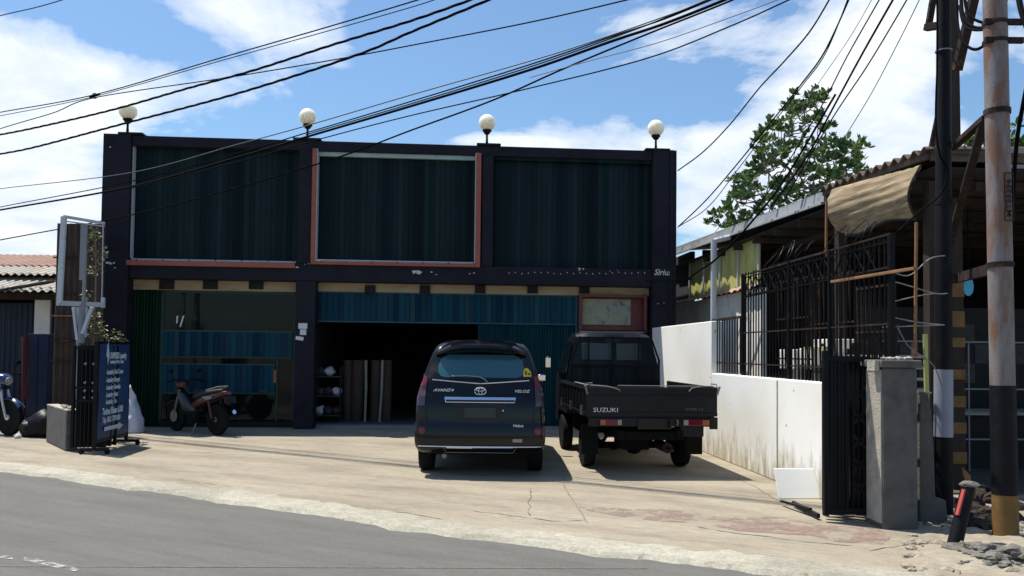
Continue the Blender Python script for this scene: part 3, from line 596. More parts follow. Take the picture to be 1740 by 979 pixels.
t, w_, h_ = board('middle dark sheet signboard in an orange frame with pale strip on top', F(528, 340)[0] + .02, F(818, 340)[0] - .01, F(660, 451.5)[1], F(660, 256)[1], .09, None)
b = MB(); b.box(-w_, -w_ + .085, -.02, .22, 0, h_); b.box(w_ - .10, w_, -.02, .22, 0, h_); b.box(-w_ + .086, w_ - .101, -.02, .22, 0, .065); b.build('orange_frame', 'orange', t, bevel=.006)
b = MB(); b.box(-w_ + .086, -w_ + .102, .0, .2, .066, h_); b.box(w_ - .117, w_ - .101, .0, .2, .066, h_); b.box(-w_ + .103, w_ - .118, .0, .2, .066, .10); b.build('white_trim', 'white_frame', t)
b = MB(); b.box(-w_ + .103, w_ - .118, .12, .2, h_ - .11, h_ - .002); b.build('top_strip', 'pale_strip', t)
t, w_, h_ = board('right dark sheet signboard without any frame, beside the corner pillar', F(838.5, 340)[0], F(1109.5, 340)[0], F(975, 461)[1] + .03, F(975, 265)[1], .0, None)
b = MB(); b.box(-w_ + .01, w_ - .01, .1, .2, h_ - .1, h_ - .02); b.build('head_rail', 'teal_dark', t)

for (x0_, x1_, y_, n_) in ((232, 500, 441.5, 7), (545, 805, 445, 7)):
    b = MB()
    for i in range(n_):
        x, z = F(x0_ + (x1_ - x0_) * i / (n_ - 1), y_ + i * .4, -.03); b.cyl((x, -.035, z), (x, -.022, z), .013, 8)
    b.bar((F(x0_, y_, -.03)[0], -.0215, z), (F(x1_, y_, -.03)[0], -.0215, z), .004); b.build('rail_screws', 'underbody', shop)
# globe lamps on the parapet
lampw = [(213, 200, 'leftmost globe lamp on the parapet, above the wide left pillar'), (521, 209, 'second globe lamp from the left, on the parapet left of the orange frame'), (828, 220, 'third globe lamp from the left, on the parapet right of the orange frame'), (1117, 228, 'rightmost globe lamp on the parapet, above the right corner pillar')]
def lamp():
    t = thing('globe_lamp', '', 'lamp', group='white globe lamps along the parapet')
    b = MB(); b.lathe([(.07, 0), (.07, .015), (.028, .03), (.022, .12), (.022, .2), (.05, .215), (.07, .25), (.095, .275), (.09, .295)], 20); b.build('lamp_post', 'black_metal', t, smooth=True)
    b = MB(); prof = [(.001, .285)] + [(.168 * math.sin(a), .445 - .168 * math.cos(a)) for a in [math.pi * (i + 2) / 20 for i in range(18)]] + [(.001, .613)]; b.lathe(prof, 28); b.build('globe', 'globe', t, smooth=True, ang=180)
    return t
L0 = lamp()
for i, (x, y, lab) in enumerate(lampw):
    lx = F(x, y)[0]; p = W(lx, SF + .12, ZT + .03)
    if i == 0: L0.location = p; L0.rotation_euler.z = A; L0['label'] = lab
    else: dup(L0, p, A, lab)

# red framed poster box over the truck
xa, za = F(984, 562, .2); xb, zb = F(1099, 502, .2)
t = thing('poster_box', 'red framed shallow sign box with a faded poster, above the pickup cab', 'sign', W((xa + xb) / 2, SF + .2, za), A); w_ = (xb - xa) / 2; h_ = zb - za
b = MB(); b.box(-w_, -w_ + .06, 0, .2, 0, h_); b.box(w_ - .06, w_, -.04, .2, -.03, h_ + .02); b.box(-w_ + .06, w_ - .06, 0, .2, h_ - .05, h_); b.box(-w_ + .06, w_ - .06, .17, .2, .02, h_ - .05); b.build('box_frame', 'dull_red', t, bevel=.005)
b = MB(); b.box(-w_ + .085, w_ - .30, .14, .165, .13, h_ - .08); b.build('poster', 'poster', t)
b = MB(); b.box(-w_ + .0, w_ - .0, -.02, .02, -.03, -.005); b.build('ledge', 'zinc', t)

# papers on the middle pillar
for (x, y, w1, h1, lab) in ((514.5, 554, .085, .055, 'topmost of three white papers on the dark middle pillar'), (515, 564.5, .06, .055, 'middle one of three white papers on the dark middle pillar'), (509, 575, .075, .035, 'lowest, tilted one of three papers on the dark middle pillar')):
    sx_, z = F(x, y, -.01); b = MB(); b.box(-w1, w1, -.012, -.002, -h1, h1); o = b.build('notice_paper', 'paper', base=False); o.location = W(sx_, SF, z); o.rotation_euler = (0, R(8) if y > 570 else 0, A); tag(o, lab, 'paper', 'papers on the middle pillar')

# goods in the open doorway
def inside(px_, py_, dy): return F(px_, py_, dy)
dy = 1.2
rolls = [(590, .10, 'brown'), (606, .13, 'brown'), (637, .10, 'brown'), (657, .095, 'brown')]
for i, (x, r_, c) in enumerate(rolls):
    sx_ = F(x, 700, dy)[0]; zt_ = F(x, 612, dy)[1]; z0_ = .07
    b = MB(); b.lathe([(r_ * .9, 0), (r_, .02), (r_, zt_ - z0_ - .02), (r_ * .93, zt_ - z0_), (r_ * .35, zt_ - z0_ - .015), (r_ * .3, zt_ - z0_ - .06)], 24)
    o = b.build('carpet_roll', 'brown_roll', smooth=True, base=False); o.location = W(sx_, SF + dy, z0_); o.rotation_euler = (R(1.2 * (i % 2)), 0, A + i)
    tag(o, ['brown wrapped roll at the left end of the row in the open doorway', 'thickest brown wrapped roll in the open doorway, second from left', 'brown wrapped roll standing between the two pale battens', 'brown wrapped roll at the right end of the row in the doorway'][i], 'roll', 'brown rolls standing in the doorway')
for i, (xa_, ya_, xb_, yb_) in enumerate(((622, 612, 620, 718), (650, 612, 645, 718))):
    p = W(F(xa_, ya_, .98)[0], SF + .98, F(xa_, ya_, .98)[1]); q = W(F(xb_, yb_, .9)[0], SF + .9, .07); b = MB(); b.bar(p, (p + q) / 2 + Vector((.012, 0, 0)), .05, .03); b.bar((p + q) / 2 + Vector((.012, 0, 0)), q, .045, .03)
    o = b.build('batten', 'pale_batten'); tag(o, ['thin pale batten leaning between the brown rolls, left one', 'wider pale batten leaning against the brown rolls, right one'][i], 'batten', 'pale battens by the rolls')
t = thing('goods_rack', 'dim steel rack of wrapped goods just inside the doorway left side', 'rack', W(F(557, 700, .9)[0], SF + .95, .07), A)
b = MB()
for sx_ in (-.26, .26):
    for sy_ in (-.15, .15): b.bar((sx_, sy_, 0), (sx_, sy_, 1.15), .025)
b.build('rack_frame', 'black_metal', t)
for z_ in (.12, .52, .92): b = MB(); b.box(-.27, .27, -.17, .17, z_, z_ + .02); b.build('shelf', 'shade_stuff', t)
random.seed(8)
for j, z_ in enumerate((.14, .54, .94)):
    for i in range(3 - (j == 2)):
        b = MB(); b.blob((0, 0, .09), .115, i + 7 * j, 2, .5, (1, .9, .8)); o = b.build('wrapped_bundle', 'plastic_white' if (i + j) % 3 == 0 else 'shade_stuff', smooth=True, base=False, ang=60)
        o.location = t.location + U * (-.17 + i * .17) - V * .02 + Vector((0, 0, z_ - .002)); o.rotation_euler.z = i
        tag(o, '%s bundle on the %s shelf of the rack, %s' % ('pale plastic' if (i + j) % 3 == 0 else 'dim grey', ('lowest', 'middle', 'top')[j], ('left', 'centre', 'right')[i]), 'bundle', 'bundles on the doorway rack')
# display cabinet dimly seen through the shop glass
t = thing('display_cabinet', 'long low cabinet with grey top dimly seen behind the shop glass', 'cabinet', W(F(390, 600, 1.6)[0], SF + 1.6, .07), A)
b = MB(); b.box(-1.25, 1.25, -.25, .25, 0, .85); b.build('cabinet_body', 'inner', t); b = MB(); b.box(-1.28, 1.28, -.28, .28, .852, .89); b.build('cabinet_top', 'shade_stuff', t)
t = thing('wall_shelf', 'pale shelf with boxes high behind the shop glass', 'shelf', W(F(430, 520, 2.4)[0], SF + 2.4, 2.05), A)
b = MB(); b.box(-.75, .75, -.15, .15, 0, .035); b.build('shelf_board', 'cream', t); b = MB(); b.box(-.70, -.1, -.12, .12, .036, .34); b.box(.0, .55, -.12, .12, .036, .2); b.build('stacked_boxes', 'shade_stuff', t)
b = MB(); b.lathe([(.001, 0), (.19, .005), (.21, .06)] + [(.21 - .19 * k / 12, .06 + .80 * k / 12) for k in range(1, 12)] + [(.001, .88)], 24)
for i, v in enumerate(b.v): v.x += .06 * noise.noise(v * 7) - .10 * v.z; v.y += .07 * noise.noise(v * 6 + Vector((3, 3, 3)))
o = b.build('plastic_sack', 'plastic_white', smooth=True, base=False, ang=70); o.location = G(228, 735) ; tag(o, 'pale tied plastic sack standing behind the blue banner', 'sack')
# ------------------------------------------------------------------ vehicles
def rounded_rows(levels, n=22, m=26, rear_bow=.05, cdep=.2, fdep=.5):
    """stacked plan outlines: each level z, half width, rear y, front y"""
    b = MB(); rows = []
    for (z, w, r, f) in levels:
        us = [math.sin(math.pi / 2 * (-1 + 2 * i / n)) for i in range(n + 1)]
        row = [Vector((u * w, rear_y(r, u, rear_bow, cdep), z)) for u in us]
        y0 = row[-1].y; fr = [Vector((-u * w, f - .10 * u * u - fdep * (1 - (1 - abs(u) ** 7) ** (1 / 7)), z)) for u in us]; y1 = fr[0].y
        row += [Vector((w, y0 + (y1 - y0) * i / m, z)) for i in range(1, m)] + fr + [Vector((-w, y1 + (y0 - y1) * i / m, z)) for i in range(1, m)]
        rows.append(row)
    k = len(rows[0]); vs = [p for r_ in rows for p in r_]
    fs = [(j * k + i, j * k + (i + 1) % k, (j + 1) * k + (i + 1) % k, (j + 1) * k + i) for j in range(len(rows) - 1) for i in range(k)]
    fs += [tuple(range(k))[::-1], tuple(range((len(rows) - 1) * k, len(rows) * k))]; b.add(vs, fs); return b
def rear_y(r, u, bow=.05, cdep=.2): return r + bow * u * u + cdep * (1 - max(0, 1 - min(1, abs(u)) ** 8) ** (1 / 8))
CARL = [(.235, .74, .10, 4.0), (.27, .80, .05, 4.08), (.33, .83, .02, 4.12), (.40, .838, .0, 4.14), (.50, .84, .005, 4.14), (.58, .84, .018, 4.12), (.615, .838, .026, 4.12), (.63, .832, .030, 4.10), (.72, .83, .034, 4.08), (.82, .828, .042, 4.05), (.92, .822, .06, 3.98), (.975, .815, .082, 3.6),
        (1.03, .802, .11, 3.08), (1.09, .785, .125, 2.98), (1.14, .762, .14, 2.93), (1.20, .748, .165, 2.85), (1.28, .728, .20, 2.74), (1.36, .703, .24, 2.62), (1.44, .676, .285, 2.48), (1.52, .645, .33, 2.32), (1.58, .615, .375, 2.18), (1.63, .575, .44, 2.0), (1.665, .50, .55, 1.8), (1.685, .38, .70, 1.6), (1.692, .2, .9, 1.3)]
def lev(z, L=CARL):
    for a, c in zip(L, L[1:]):
        if a[0] <= z <= c[0]:
            t = (z - a[0]) / (c[0] - a[0]); return [a[i] + (c[i] - a[i]) * t for i in range(1, 4)]
    return list(L[-1][1:]) if z > L[-1][0] else list(L[0][1:])
def ry(x, z): w, r, f = lev(z); return rear_y(r, x / w)
def rpatch(rows, off=.004, th=.01, nx=16, sub=3):
    """panel that follows the tail: rows of (z, x_left, x_right)"""
    rr = []
    for a, c in zip(rows, rows[1:]):
        for k in range(sub): rr.append([a[i] + (c[i] - a[i]) * k / sub for i in range(3)])
    rr.append(rows[-1]); b = MB(); nv = len(rr) - 1
    def fn(u, v): z, xl, xr = rr[int(round(v * nv))]; x = xl + (xr - xl) * u; return (x, ry(x, z) - off, z)
    return b.grid(fn, nx, nv, (0, th, 0))
def spatch(rows, side, off=.006, th=.012, sub=4, nx=8):
    rr = []
    for a, c in zip(rows, rows[1:]):
        for k in range(sub): rr.append([a[i] + (c[i] - a[i]) * k / sub for i in range(3)])
    rr.append(rows[-1]); b = MB(); nv = len(rr) - 1
    def fn(u, v): z, ya, yb = rr[int(round(v * nv))]; return (side * (lev(z)[0] + off), ya + (yb - ya) * u, z)
    return b.grid(fn, nx, nv, (-side * th, 0, 0))
def wheel(par, x, y, r, w_, name='wheel', rimr=.62, side=1):
    p = bpy.data.objects.new(name, None)
    b = MB(); b.lathe([(r * rimr, -w_ / 2 + .01), (r * .93, -w_ / 2), (r * .985, -w_ / 2 + .02), (r, -w_ / 2 + .04), (r, w_ / 2 - .04), (r * .985, w_ / 2 - .02), (r * .93, w_ / 2), (r * rimr, w_ / 2 - .01)], 36, (x, y, r), 'x')
    t = b.build(name, 'tyre', par, smooth=True, ang=50)
    b = MB(); o_ = side * (w_ / 2 - .02); b.lathe(sorted([(r * rimr, o_), (r * rimr * .9, o_ - side * .03), (r * .25, o_ - side * .05), (r * .2, o_ - side * .005), (.001, o_)], key=lambda q: q[1]) if False else [(r * rimr * 1.02, o_), (r * rimr * .9, o_ - side * .02), (r * .55 * rimr, o_ - side * .045), (r * .3, o_ - side * .02), (r * .2, o_ + side * .005), (.001, o_ + side * .01)], 30, (x, y, r), 'x')
    b.build('rim', 'steel_rim', t, smooth=True); return t
def cut(ob, cutters):
    for c in cutters:
        m_ = ob.modifiers.new('cut', 'BOOLEAN'); m_.operation = 'DIFFERENCE'; m_.object = c; m_.solver = 'EXACT'
    bpy.context.view_layer.update(); me = bpy.data.meshes.new_from_object(ob.evaluated_get(bpy.context.evaluated_depsgraph_get()))
    ob.modifiers.clear(); old = ob.data; nm = old.name; ob.data = me; bpy.data.meshes.remove(old); me.name = nm
    me.polygons.foreach_set('use_smooth', [True] * len(me.polygons)); me.set_sharp_from_angle(angle=R(35))
    for c in cutters: d = c.data; bpy.data.objects.remove(c); bpy.data.meshes.remove(d)
rz_ = lambda p, r=0: Matrix.Translation(p) @ Matrix.Rotation(R(90), 4, 'X')

def make_car():
    t = thing('parked_car', 'glossy black people carrier seen from behind, parked left of the pickup', 'car')
    body = rounded_rows(CARL).build('body', 'car_paint', t)
    cs = []
    for y in (.78, 3.43):
        b = MB(); b.cyl((-1, y, .27), (1, y, .27), .375, 32); cs.append(b.build('c', 'black', t))
    cut(body, cs)
    b = MB(); b.box(-.62, .62, .3, 3.9, .20, .42); b.box(-.60, .60, .5, 1.1, .2, .7); b.box(-.6, .6, 3.1, 3.75, .2, .7); b.build('underbody', 'underbody', t)
    b = MB(); b.cyl((-.6, .78, .28), (.6, .78, .28), .05, 12); b.build('rear_axle', 'underbody', t)
    for y in (.78, 3.43):
        for s in (-1, 1): wheel(t, s * .725, y, .325, .19, side=s)
    # glass
    g = rpatch([(1.18, -.69, .69), (1.22, -.685, .685), (1.30, -.665, .665), (1.42, -.625, .625), (1.50, -.59, .59)], .004).build('rear_window', 'frit', t, smooth=True)
    b = MB(); rr = [(1.20, .46), (1.215, .515), (1.26, .55), (1.34, .55), (1.42, .53), (1.46, .49), (1.49, .42)]
    rpatch([(z, -x, x) for z, x in rr], .008).build('clear_glass', 'car_glass', g, smooth=True)
    # spoiler
    b = MB(); prof = [(.30, 1.50), (.20, 1.535), (.17, 1.57), (.19, 1.605), (.30, 1.64), (.50, 1.68), (.62, 1.675), (.55, 1.6), (.42, 1.52)]
    nn = 20; vs = []
    for i in range(nn + 1):
        u = -1 + 2 * i / nn; w_ = .60
        for (y, z) in prof: vs.append((u * (w_ - .09 * (z - 1.5) / .18), y + .12 * abs(u) ** 4, z + .012 - .035 * u * u - .03 * abs(u) ** 6))
    k = len(prof); fs = [(i * k + j, i * k + (j + 1) % k, (i + 1) * k + (j + 1) % k, (i + 1) * k + j) for i in range(nn) for j in range(k)] + [tuple(range(k)), tuple(range(nn * k, nn * k + k))[::-1]]
    b.add(vs, fs); b.build('spoiler', 'car_paint', t, smooth=True, ang=35)
    b = MB(); b.box(-.17, .17, .20, .22, 1.552, 1.572); b.build('brake_light', 'smoke_lens', t)
    # wiper
    b = MB(); pts = [(-.37, 1.215), (-.2, 1.225), (-.02, 1.21), (.05, 1.18), (.09, 1.135)]; b.tube([(x, ry(x, z) - .03, z) for x, z in pts], .009, 8); b.build('wiper', 'zinc', t, smooth=True)
    # chrome moulding below the glass
    b = MB(); b.tube([(x, ry(x, 1.168 - .045 * (1 - abs(x) / .62)) - .008, 1.168 - .045 * (1 - abs(x) / .62)) for x in [-.62 + 1.24 * i / 24 for i in range(25)]], .008, 8); b.build('chrome_moulding', 'chrome', t, smooth=True)
    # tail lamps
    for s in (-1, 1):
        def rows(q): return [(z, min(s * a, s * c), max(s * a, s * c)) for z, a, c in q]
        L = rpatch(rows([(.84, .70, .805), (.94, .70, .808), (1.04, .695, .80), (1.10, .69, .782), (1.16, .68, .762), (1.215, .685, .735)]), .018, .05, 8).build('tail_lamp', 'smoke_lens', t, smooth=True)
        rpatch(rows([(1.085, .70, .778), (1.15, .688, .76), (1.21, .69, .732)]), .024, .02, 8).build('lens', 'red_lens', L, smooth=True)
        rpatch(rows([(.635, .69, .825), (.66, .68, .825), (.75, .685, .822), (.765, .70, .822)]), .012, .02, 8).build('bumper_shoulder', 'car_paint', t, smooth=True)
        x = s * .735; b = MB(); b.lathe([(.045, 0), (.045, -.012), (.03, -.02), (.001, -.022)], 18, (x, ry(x, .53) - .002, .53), 'y'); b.build('reflector', 'red_lens', t, smooth=True)
        b = MB(); b.lathe([(.06, .004), (.062, -.008), (.05, -.008), (.048, .0)], 20, (x, ry(x, .53) - .001, .53), 'y'); b.build('reflector_ring', 'black', t, smooth=True)
        # door mirror
        b = MB(); c = Vector((s * .89, 2.55, 1.13)); b.blob(c, .09, 3, 2, .08, (1.0, .55, .72)); b.bar(c, (s * .76, 2.62, 1.06), .04, .03); m_ = b.build('door_mirror', 'car_paint', t, smooth=True, ang=60)
        b = MB(); b.box(c.x - .065, c.x + .065, c.y - .056, c.y - .046, c.z - .045, c.z + .045); b.build('mirror_glass', 'chrome', m_, bevel=.01)
        # side windows, sills
        spatch([(1.10, .55, 1.25), (1.25, .55, 1.25), (1.42, .62, 1.22)], s).build('side_window', 'frit', t, smooth=True)
        spatch([(1.10, 1.32, 2.02), (1.42, 1.30, 1.95)], s).build('side_window', 'frit', t, smooth=True)
        spatch([(1.10, 2.10, 2.82), (1.25, 2.09, 2.62), (1.42, 2.03, 2.35)], s).build('side_window', 'frit', t, smooth=True)
        b = MB(); b.box(min(s * .78, s * .85), max(s * .78, s * .85), 1.2, 3.05, .21, .30); b.build('side_skirt', 'car_paint', t, bevel=.02)
    # garnish over the plate
    g = rpatch([(.885, -.44, .44), (.955, -.455, .455)], .022, .03, 20).build('garnish', 'chrome', t, bevel=.006)
    rpatch([(.896, -.435, .435), (.922, -.435, .435)], .026, .02, 20).build('garnish_recess', 'black', g)
    rpatch([(.64, -.22, .22), (.70, -.27, .27), (.87, -.34, .34)], .004, .02, 20).build('plate_recess', 'black', t)
    rpatch([(.70, -.20, .20), (.82, -.20, .20)], .012, .008, 10).build('number_plate', 'frit', t)
    b = MB(); b.cyl((.29, ry(.29, .79) - .02, .79), (.29, ry(.29, .79), .79), .011, 10); b.build('plate_lamp', 'chrome', t)
    # emblem: two crossed ovals in a ring
    b = MB()
    def oval(cx_, cz_, a, c, r_): b.tube([(cx_ + a * math.cos(q), ry(0, 1.03) - .02, cz_ + c * math.sin(q)) for q in [2 * math.pi * i / 28 for i in range(29)]], r_, 6)
    oval(0, 1.03, .072, .050, .0055); oval(0, 1.03, .024, .044, .0045); oval(0, 1.05, .052, .020, .0045); b.build('emblem', 'chrome', t, smooth=True)
    def txt(s, x, z, size, sx=1.25, m_='silver_text', name='badge_lettering', shear=.25, y=None):
        b = MB(); b.text(s, size, rz_((x, (ry(x + .08, z) if y is None else y) - .012, z)), .003, shear=shear, sx=sx); b.build(name, m_, t)
    txt('AVANZA', -.60, 1.035, .052); txt('VELOZ', .43, 1.03, .048, 1.3); txt('Veloz', .41, .60, .05, 1.2)
    b = MB(); x = .475; b.box(x - .06, x + .06, ry(x, .42) - .012, ry(x, .42) + .01, .395, .435); o = b.build('bumper_label', 'clear_lens', t)
    x = .60; z = 1.26; yy = ry(x, z); st = rpatch([(1.215, .545, .648), (1.27, .545, .645), (1.30, .552, .625), (1.325, .57, .60)], .012, .004, 6).build('window_sticker', 'yellow', t)
    b = MB(); b.box(x - .03, x - .012, yy - .03, yy - .012, z - .02, z + .025); b.cyl((x + .02, yy - .03, z - .008), (x + .02, yy - .012, z - .008), .013, 12); b.build('sticker_mark', 'black', st)
    # bumper grooves and chrome diffuser trim
    b = MB(); b.tube([(x, ry(x, .335 - .0) - .012, .335 if abs(x) < .6 else .335) for x in [-.78 + 1.56 * i / 30 for i in range(31)]], .009, 8); b.tube([(x, ry(x, .325) - .014, .322) for x in [-.42 + .84 * i / 12 for i in range(13)]], .009, 6)
    b.build('diffuser_trim', 'chrome', t, smooth=True)
    b = MB(); b.tube([(-.46, ry(-.46, .32) - .01, .325), (-.42, ry(.42, .27) - .01, .255), (.42, ry(.42, .27) - .01, .255), (.46, ry(.46, .32) - .01, .325)], .005, 6); b.build('diffuser_outline', 'steel_rim', t)
    [rpatch([(.43, s * .655 - .004, s * .655 + .004), (.84, s * .69 - .004, s * .69 + .004)], .003, .01, 2, 6).build('tailgate_seam', 'black', t) for s in (-1, 1)]
    rpatch([(.425, -.64, .64), (.434, -.64, .64)], .003, .01, 20, 1).build('tailgate_gap', 'black', t)
    b = MB(); b.cyl((-.45, .12, .2), (-.45, .6, .22), .03, 14); b.build('exhaust', 'steel_rim', t)
    for o in list(t.children_recursive):      # body sits high on its springs
        if o.type == 'MESH' and not (o.name.startswith('wheel') or o.name.startswith('rim')):
            for v in o.data.vertices: v.co.z += .065
    return t
car = make_car(); pc = G(817, 803); car.scale = (.97, .97, .97); car.location = (pc.x, pc.y - .78 + .26, 0); car.rotation_euler.z = R(.6)

def make_truck():
    t = thing('pickup_truck', 'black flat bed pickup truck parked right of the people carrier', 'pickup')
    P = 'truck_paint'; hw = .84
    def bx(name, m_, *bs, bev=.008, par=t):
        b = MB()
        for q in bs: b.box(*q)
        return b.build(name, m_, par, bevel=bev)
    zf, zt = .79, 1.13
    bx('bed_floor', P, (-hw + .03, hw - .03, .04, 2.28, zf - .06, zf))
    tg = bx('tailgate', P, (-hw + .005, hw - .005, 0, .035, zf - .03, zt - .003))
    bx('tailgate_rib', P, (-hw + .03, hw - .03, -.012, 0, zt - .05, zt - .015), (-hw + .03, hw - .03, -.012, 0, zt - .12, zt - .10), (-hw + .03, hw - .03, -.01, 0, zf, zf + .02), par=tg, bev=.004)
    for s in (-1, 1):
        x0 = s * hw; g = bx('side_gate', P, (min(x0, x0 - s * .03), max(x0, x0 - s * .03), .04, 2.28, zf - .03, zt))
        b = MB()
        for k in range(9): y = .14 + k * .26; b.box(min(x0, x0 + s * .014), max(x0, x0 + s * .014), y, y + .05, zf + .02, zt - .06)
        b.box(min(x0, x0 + s * .016), max(x0, x0 + s * .016), .05, 2.26, zt - .05, zt - .02); b.box(min(x0, x0 + s * .016), max(x0, x0 + s * .016), .05, 2.26, zf - .02, zf + .01); b.build('gate_ribs', P, g, bevel=.004)
        b = MB()
        for y in (.25, 1.15, 2.0): b.bar((x0 + s * .02, y, zf - .03), (x0 + s * .02, y, zf + .09), .03, .015)
        b.build('hinges', 'steel_rim', g)
        b = MB(); b.bar((x0 - s * .01, .0, zt - .1), (x0 + s * .02, -.02, zt + .01), .022); b.tube([(x0 + s * .005, .02, zt - .02), (x0 + s * .0, .06, zt + .035), (x0 - s * .08, .03, zt + .04)], .008, 6); b.build('latch', 'steel_rim', tg)
        # tail lamps
        xc = s * (.56 if s > 0 else .53); w_ = .17 if s > 0 else .14
        L = bx('tail_lamp', 'red_lens', (xc - w_, xc + w_, -.02, .03, .645, .725), bev=.01)
        bx('orange_lens', 'orange_lens', ((xc + w_ * .45) if s > 0 else (xc - w_ * .95), (xc + w_ * .97) if s > 0 else (xc - w_ * .50), -.026, -.018, .652, .718), par=L)
        bx('clear_lens', 'clear_lens', ((xc - w_ * .97) if s > 0 else (xc + w_ * .6), (xc - w_ * .62) if s > 0 else (xc + w_ * .97), -.026, -.018, .652, .718), par=L)
        bx('mudflap', 'tyre', (s * .70 - .11, s * .70 + .11, .52, .53, .22, .62), bev=0)
        # mudguard and door side
    bx('rear_crossbar', P, (-hw + .03, hw - .01, .015, .06, .63, .74)); bx('corner_bracket', P, (hw - .10, hw + .0, -.005, .04, .60, .75)); bx('lamp_bracket', P, (.38, .68, .06, .10, .50, .64))
    bx('number_plate', 'frit', (-.19, .24, -.012, .012, .60, .735))
    b = MB(); b.tube([(.31, -.01, .72), (.325, -.015, .68), (.31, -.01, .65)], .008, 6); b.build('plate_lamp_wire', 'steel_rim', t)
    bx('chassis_rail', 'underbody', (-.42, -.34, .06, 3.6, .46, .58), (.34, .42, .06, 3.6, .46, .58), (-.4, .4, .1, .16, .45, .56), (-.4, .4, 1.0, 1.1, .4, .55), (-.3, .05, .35, .9, .30, .52), (-.5, .5, 2.3, 3.7, .32, .7))
    b = MB(); b.cyl((-.6, 1.0, .29), (.6, 1.0, .29), .045, 12); b.blob((0, 1.0, .29), .13, 2, 2, .1); b.build('rear_axle', 'underbody', t, smooth=True)
    b = MB()
    for s in (-1, 1): b.tube([(s * .48, .42, .50), (s * .48, .7, .38), (s * .48, 1.0, .345), (s * .48, 1.3, .38), (s * .48, 1.6, .5)], .025, 6)
    b.build('leaf_springs', 'underbody', t)
    b = MB(); b.cyl((.28, .3, .33), (.28, .8, .33), .07, 14); b.cyl((.28, .08, .32), (.28, .3, .33), .02, 10); b.build('silencer', 'rust_metal', t, smooth=True)
    b = MB(); b.tube([(-.30, .75, .27), (-.30, .95, .24), (-.30, 1.1, .25)], .02, 6); b.lathe([(.13, -.07), (.15, 0), (.13, .07)], 20, (-.05, .62, .42), 'z'); b.build('spare_wheel', 'tyre', t)
    for y in (1.0, 2.98):
        for s in (-1, 1): wheel(t, s * .65, y, .278, .155, side=s)
    # cab: profile swept across, narrowing to the roof
    prof = [(2.34, .62), (2.34, 1.15), (2.36, 1.35), (2.42, 1.80), (2.47, 1.865), (2.60, 1.89), (3.05, 1.885), (3.22, 1.84), (3.42, 1.55), (3.60, 1.15), (3.66, .95), (3.68, .45), (3.35, .42), (3.34, .62), (2.62, .62)]
    def cw(z): return .73 if z < 1.16 else .73 - .16 * ((z - 1.16) / .73) ** 1.3
    nn = 12; vs = []
    for i in range(nn + 1):
        u = -1 + 2 * i / nn
        for (y, z) in prof: q = .02 * abs(u) ** 6; vs.append((u * cw(z), y + (q if y < 2.6 else -q * 2), z - (.05 * abs(u) ** 5 if z > 1.8 else 0)))
    k = len(prof); fs = [(i * k + j, i * k + (j + 1) % k, (i + 1) * k + (j + 1) % k, (i + 1) * k + j) for i in range(nn) for j in range(k)] + [tuple(range(k)), tuple(range(nn * k, nn * k + k))[::-1]]
    b = MB(); b.add(vs, fs); cab = b.build('cab', P, t, smooth=True, ang=30)
    for (xa_, xb_) in ((-.50, -.04), (.04, .42)):
        yb = lambda z: 2.36 + (z - 1.35) * .06 / .45 if z > 1.35 else 2.36
        b = MB(); b.add([(xa_, yb(1.44) - .012, 1.44), (xb_, yb(1.44) - .012, 1.44), (xb_, yb(1.70) - .012, 1.70), (xa_, yb(1.70) - .012, 1.70), (xa_, yb(1.44) + .01, 1.44), (xb_, yb(1.44) + .01, 1.44), (xb_, yb(1.70) + .01, 1.70), (xa_, yb(1.70) + .01, 1.70)], [(0, 1, 2, 3), (7, 6, 5, 4), (0, 4, 5, 1), (1, 5, 6, 2), (2, 6, 7, 3), (3, 7, 4, 0)]); b.build('cab_window', 'cab_pale', cab, bevel=.006)
    for s in (-1, 1):
        b = MB(); b.prism([(s * (cw(1.22) + .002), 2.45, 1.22), (s * (cw(1.22) + .002), 3.42, 1.22), (s * (cw(1.72) + .004), 3.16, 1.72), (s * (cw(1.72) + .004), 2.5, 1.72)], (s * .006, 0, 0)); b.build('side_window', 'frit', cab)
        b = MB(); b.bar((s * .72, 3.4, 1.28), (s * .86, 3.42, 1.36), .018); b.blob((s * .90, 3.40, 1.38), .085, 5, 2, .05, (.65, .35, 1.25)); m_ = b.build('door_mirror', P, t, smooth=True, ang=60)
        b = MB(); b.box(s * .90 - .045, s * .90 + .045, 3.362, 3.370, 1.30, 1.46); b.build('mirror_glass', 'chrome', m_, bevel=.01)
        b = MB(); b.box(min(s * .60, s * .74), max(s * .60, s * .74), 2.7, 3.3, .30, .62); b.build('sill', P, t, bevel=.02) if False else None
    # headboard rack
    b = MB(); yy = 2.25
    for x in (-.68, -.42, -.04, .36, .68): b.bar((x, yy, zf), (x, yy, 1.80 if abs(x) < .6 else 1.45), .028)
    for z_ in (1.36, 1.78): b.bar((-.66 if z_ < 1.5 else -.5, yy, z_), (.66 if z_ < 1.5 else .5, yy, z_), .028)
    b.bar((-.68, yy, 1.45), (-.55, yy, 1.80), .026); b.bar((.68, yy, 1.45), (.55, yy, 1.80), .026); b.bar((-.56, yy + .02, 1.895), (.56, yy + .02, 1.895), .018)
    for i in range(12): x = -.6 + i * .109; b.bar((x, yy + .01, zf), (x, yy + .01, 1.34), .010)
    b.build('headboard', 'black_metal', t)
    b = MB(); b.text('SUZUKI', .078, rz_((-.755, -.0025, zf + .045)), .003, shear=.0, sx=1.2, off=-.005); b.build('tailgate_lettering', 'silver_text', tg)
    b = MB(); b.text('SUPER 1.5', .042, rz_((.42, -.0025, zf + .06)), .002, sx=1.3); b.build('worn_lettering', 'faint_text', tg)
    return t
M['cab_pale'] = mat('cab_rear_glass', (.055, .056, .05), .3, var=.15)
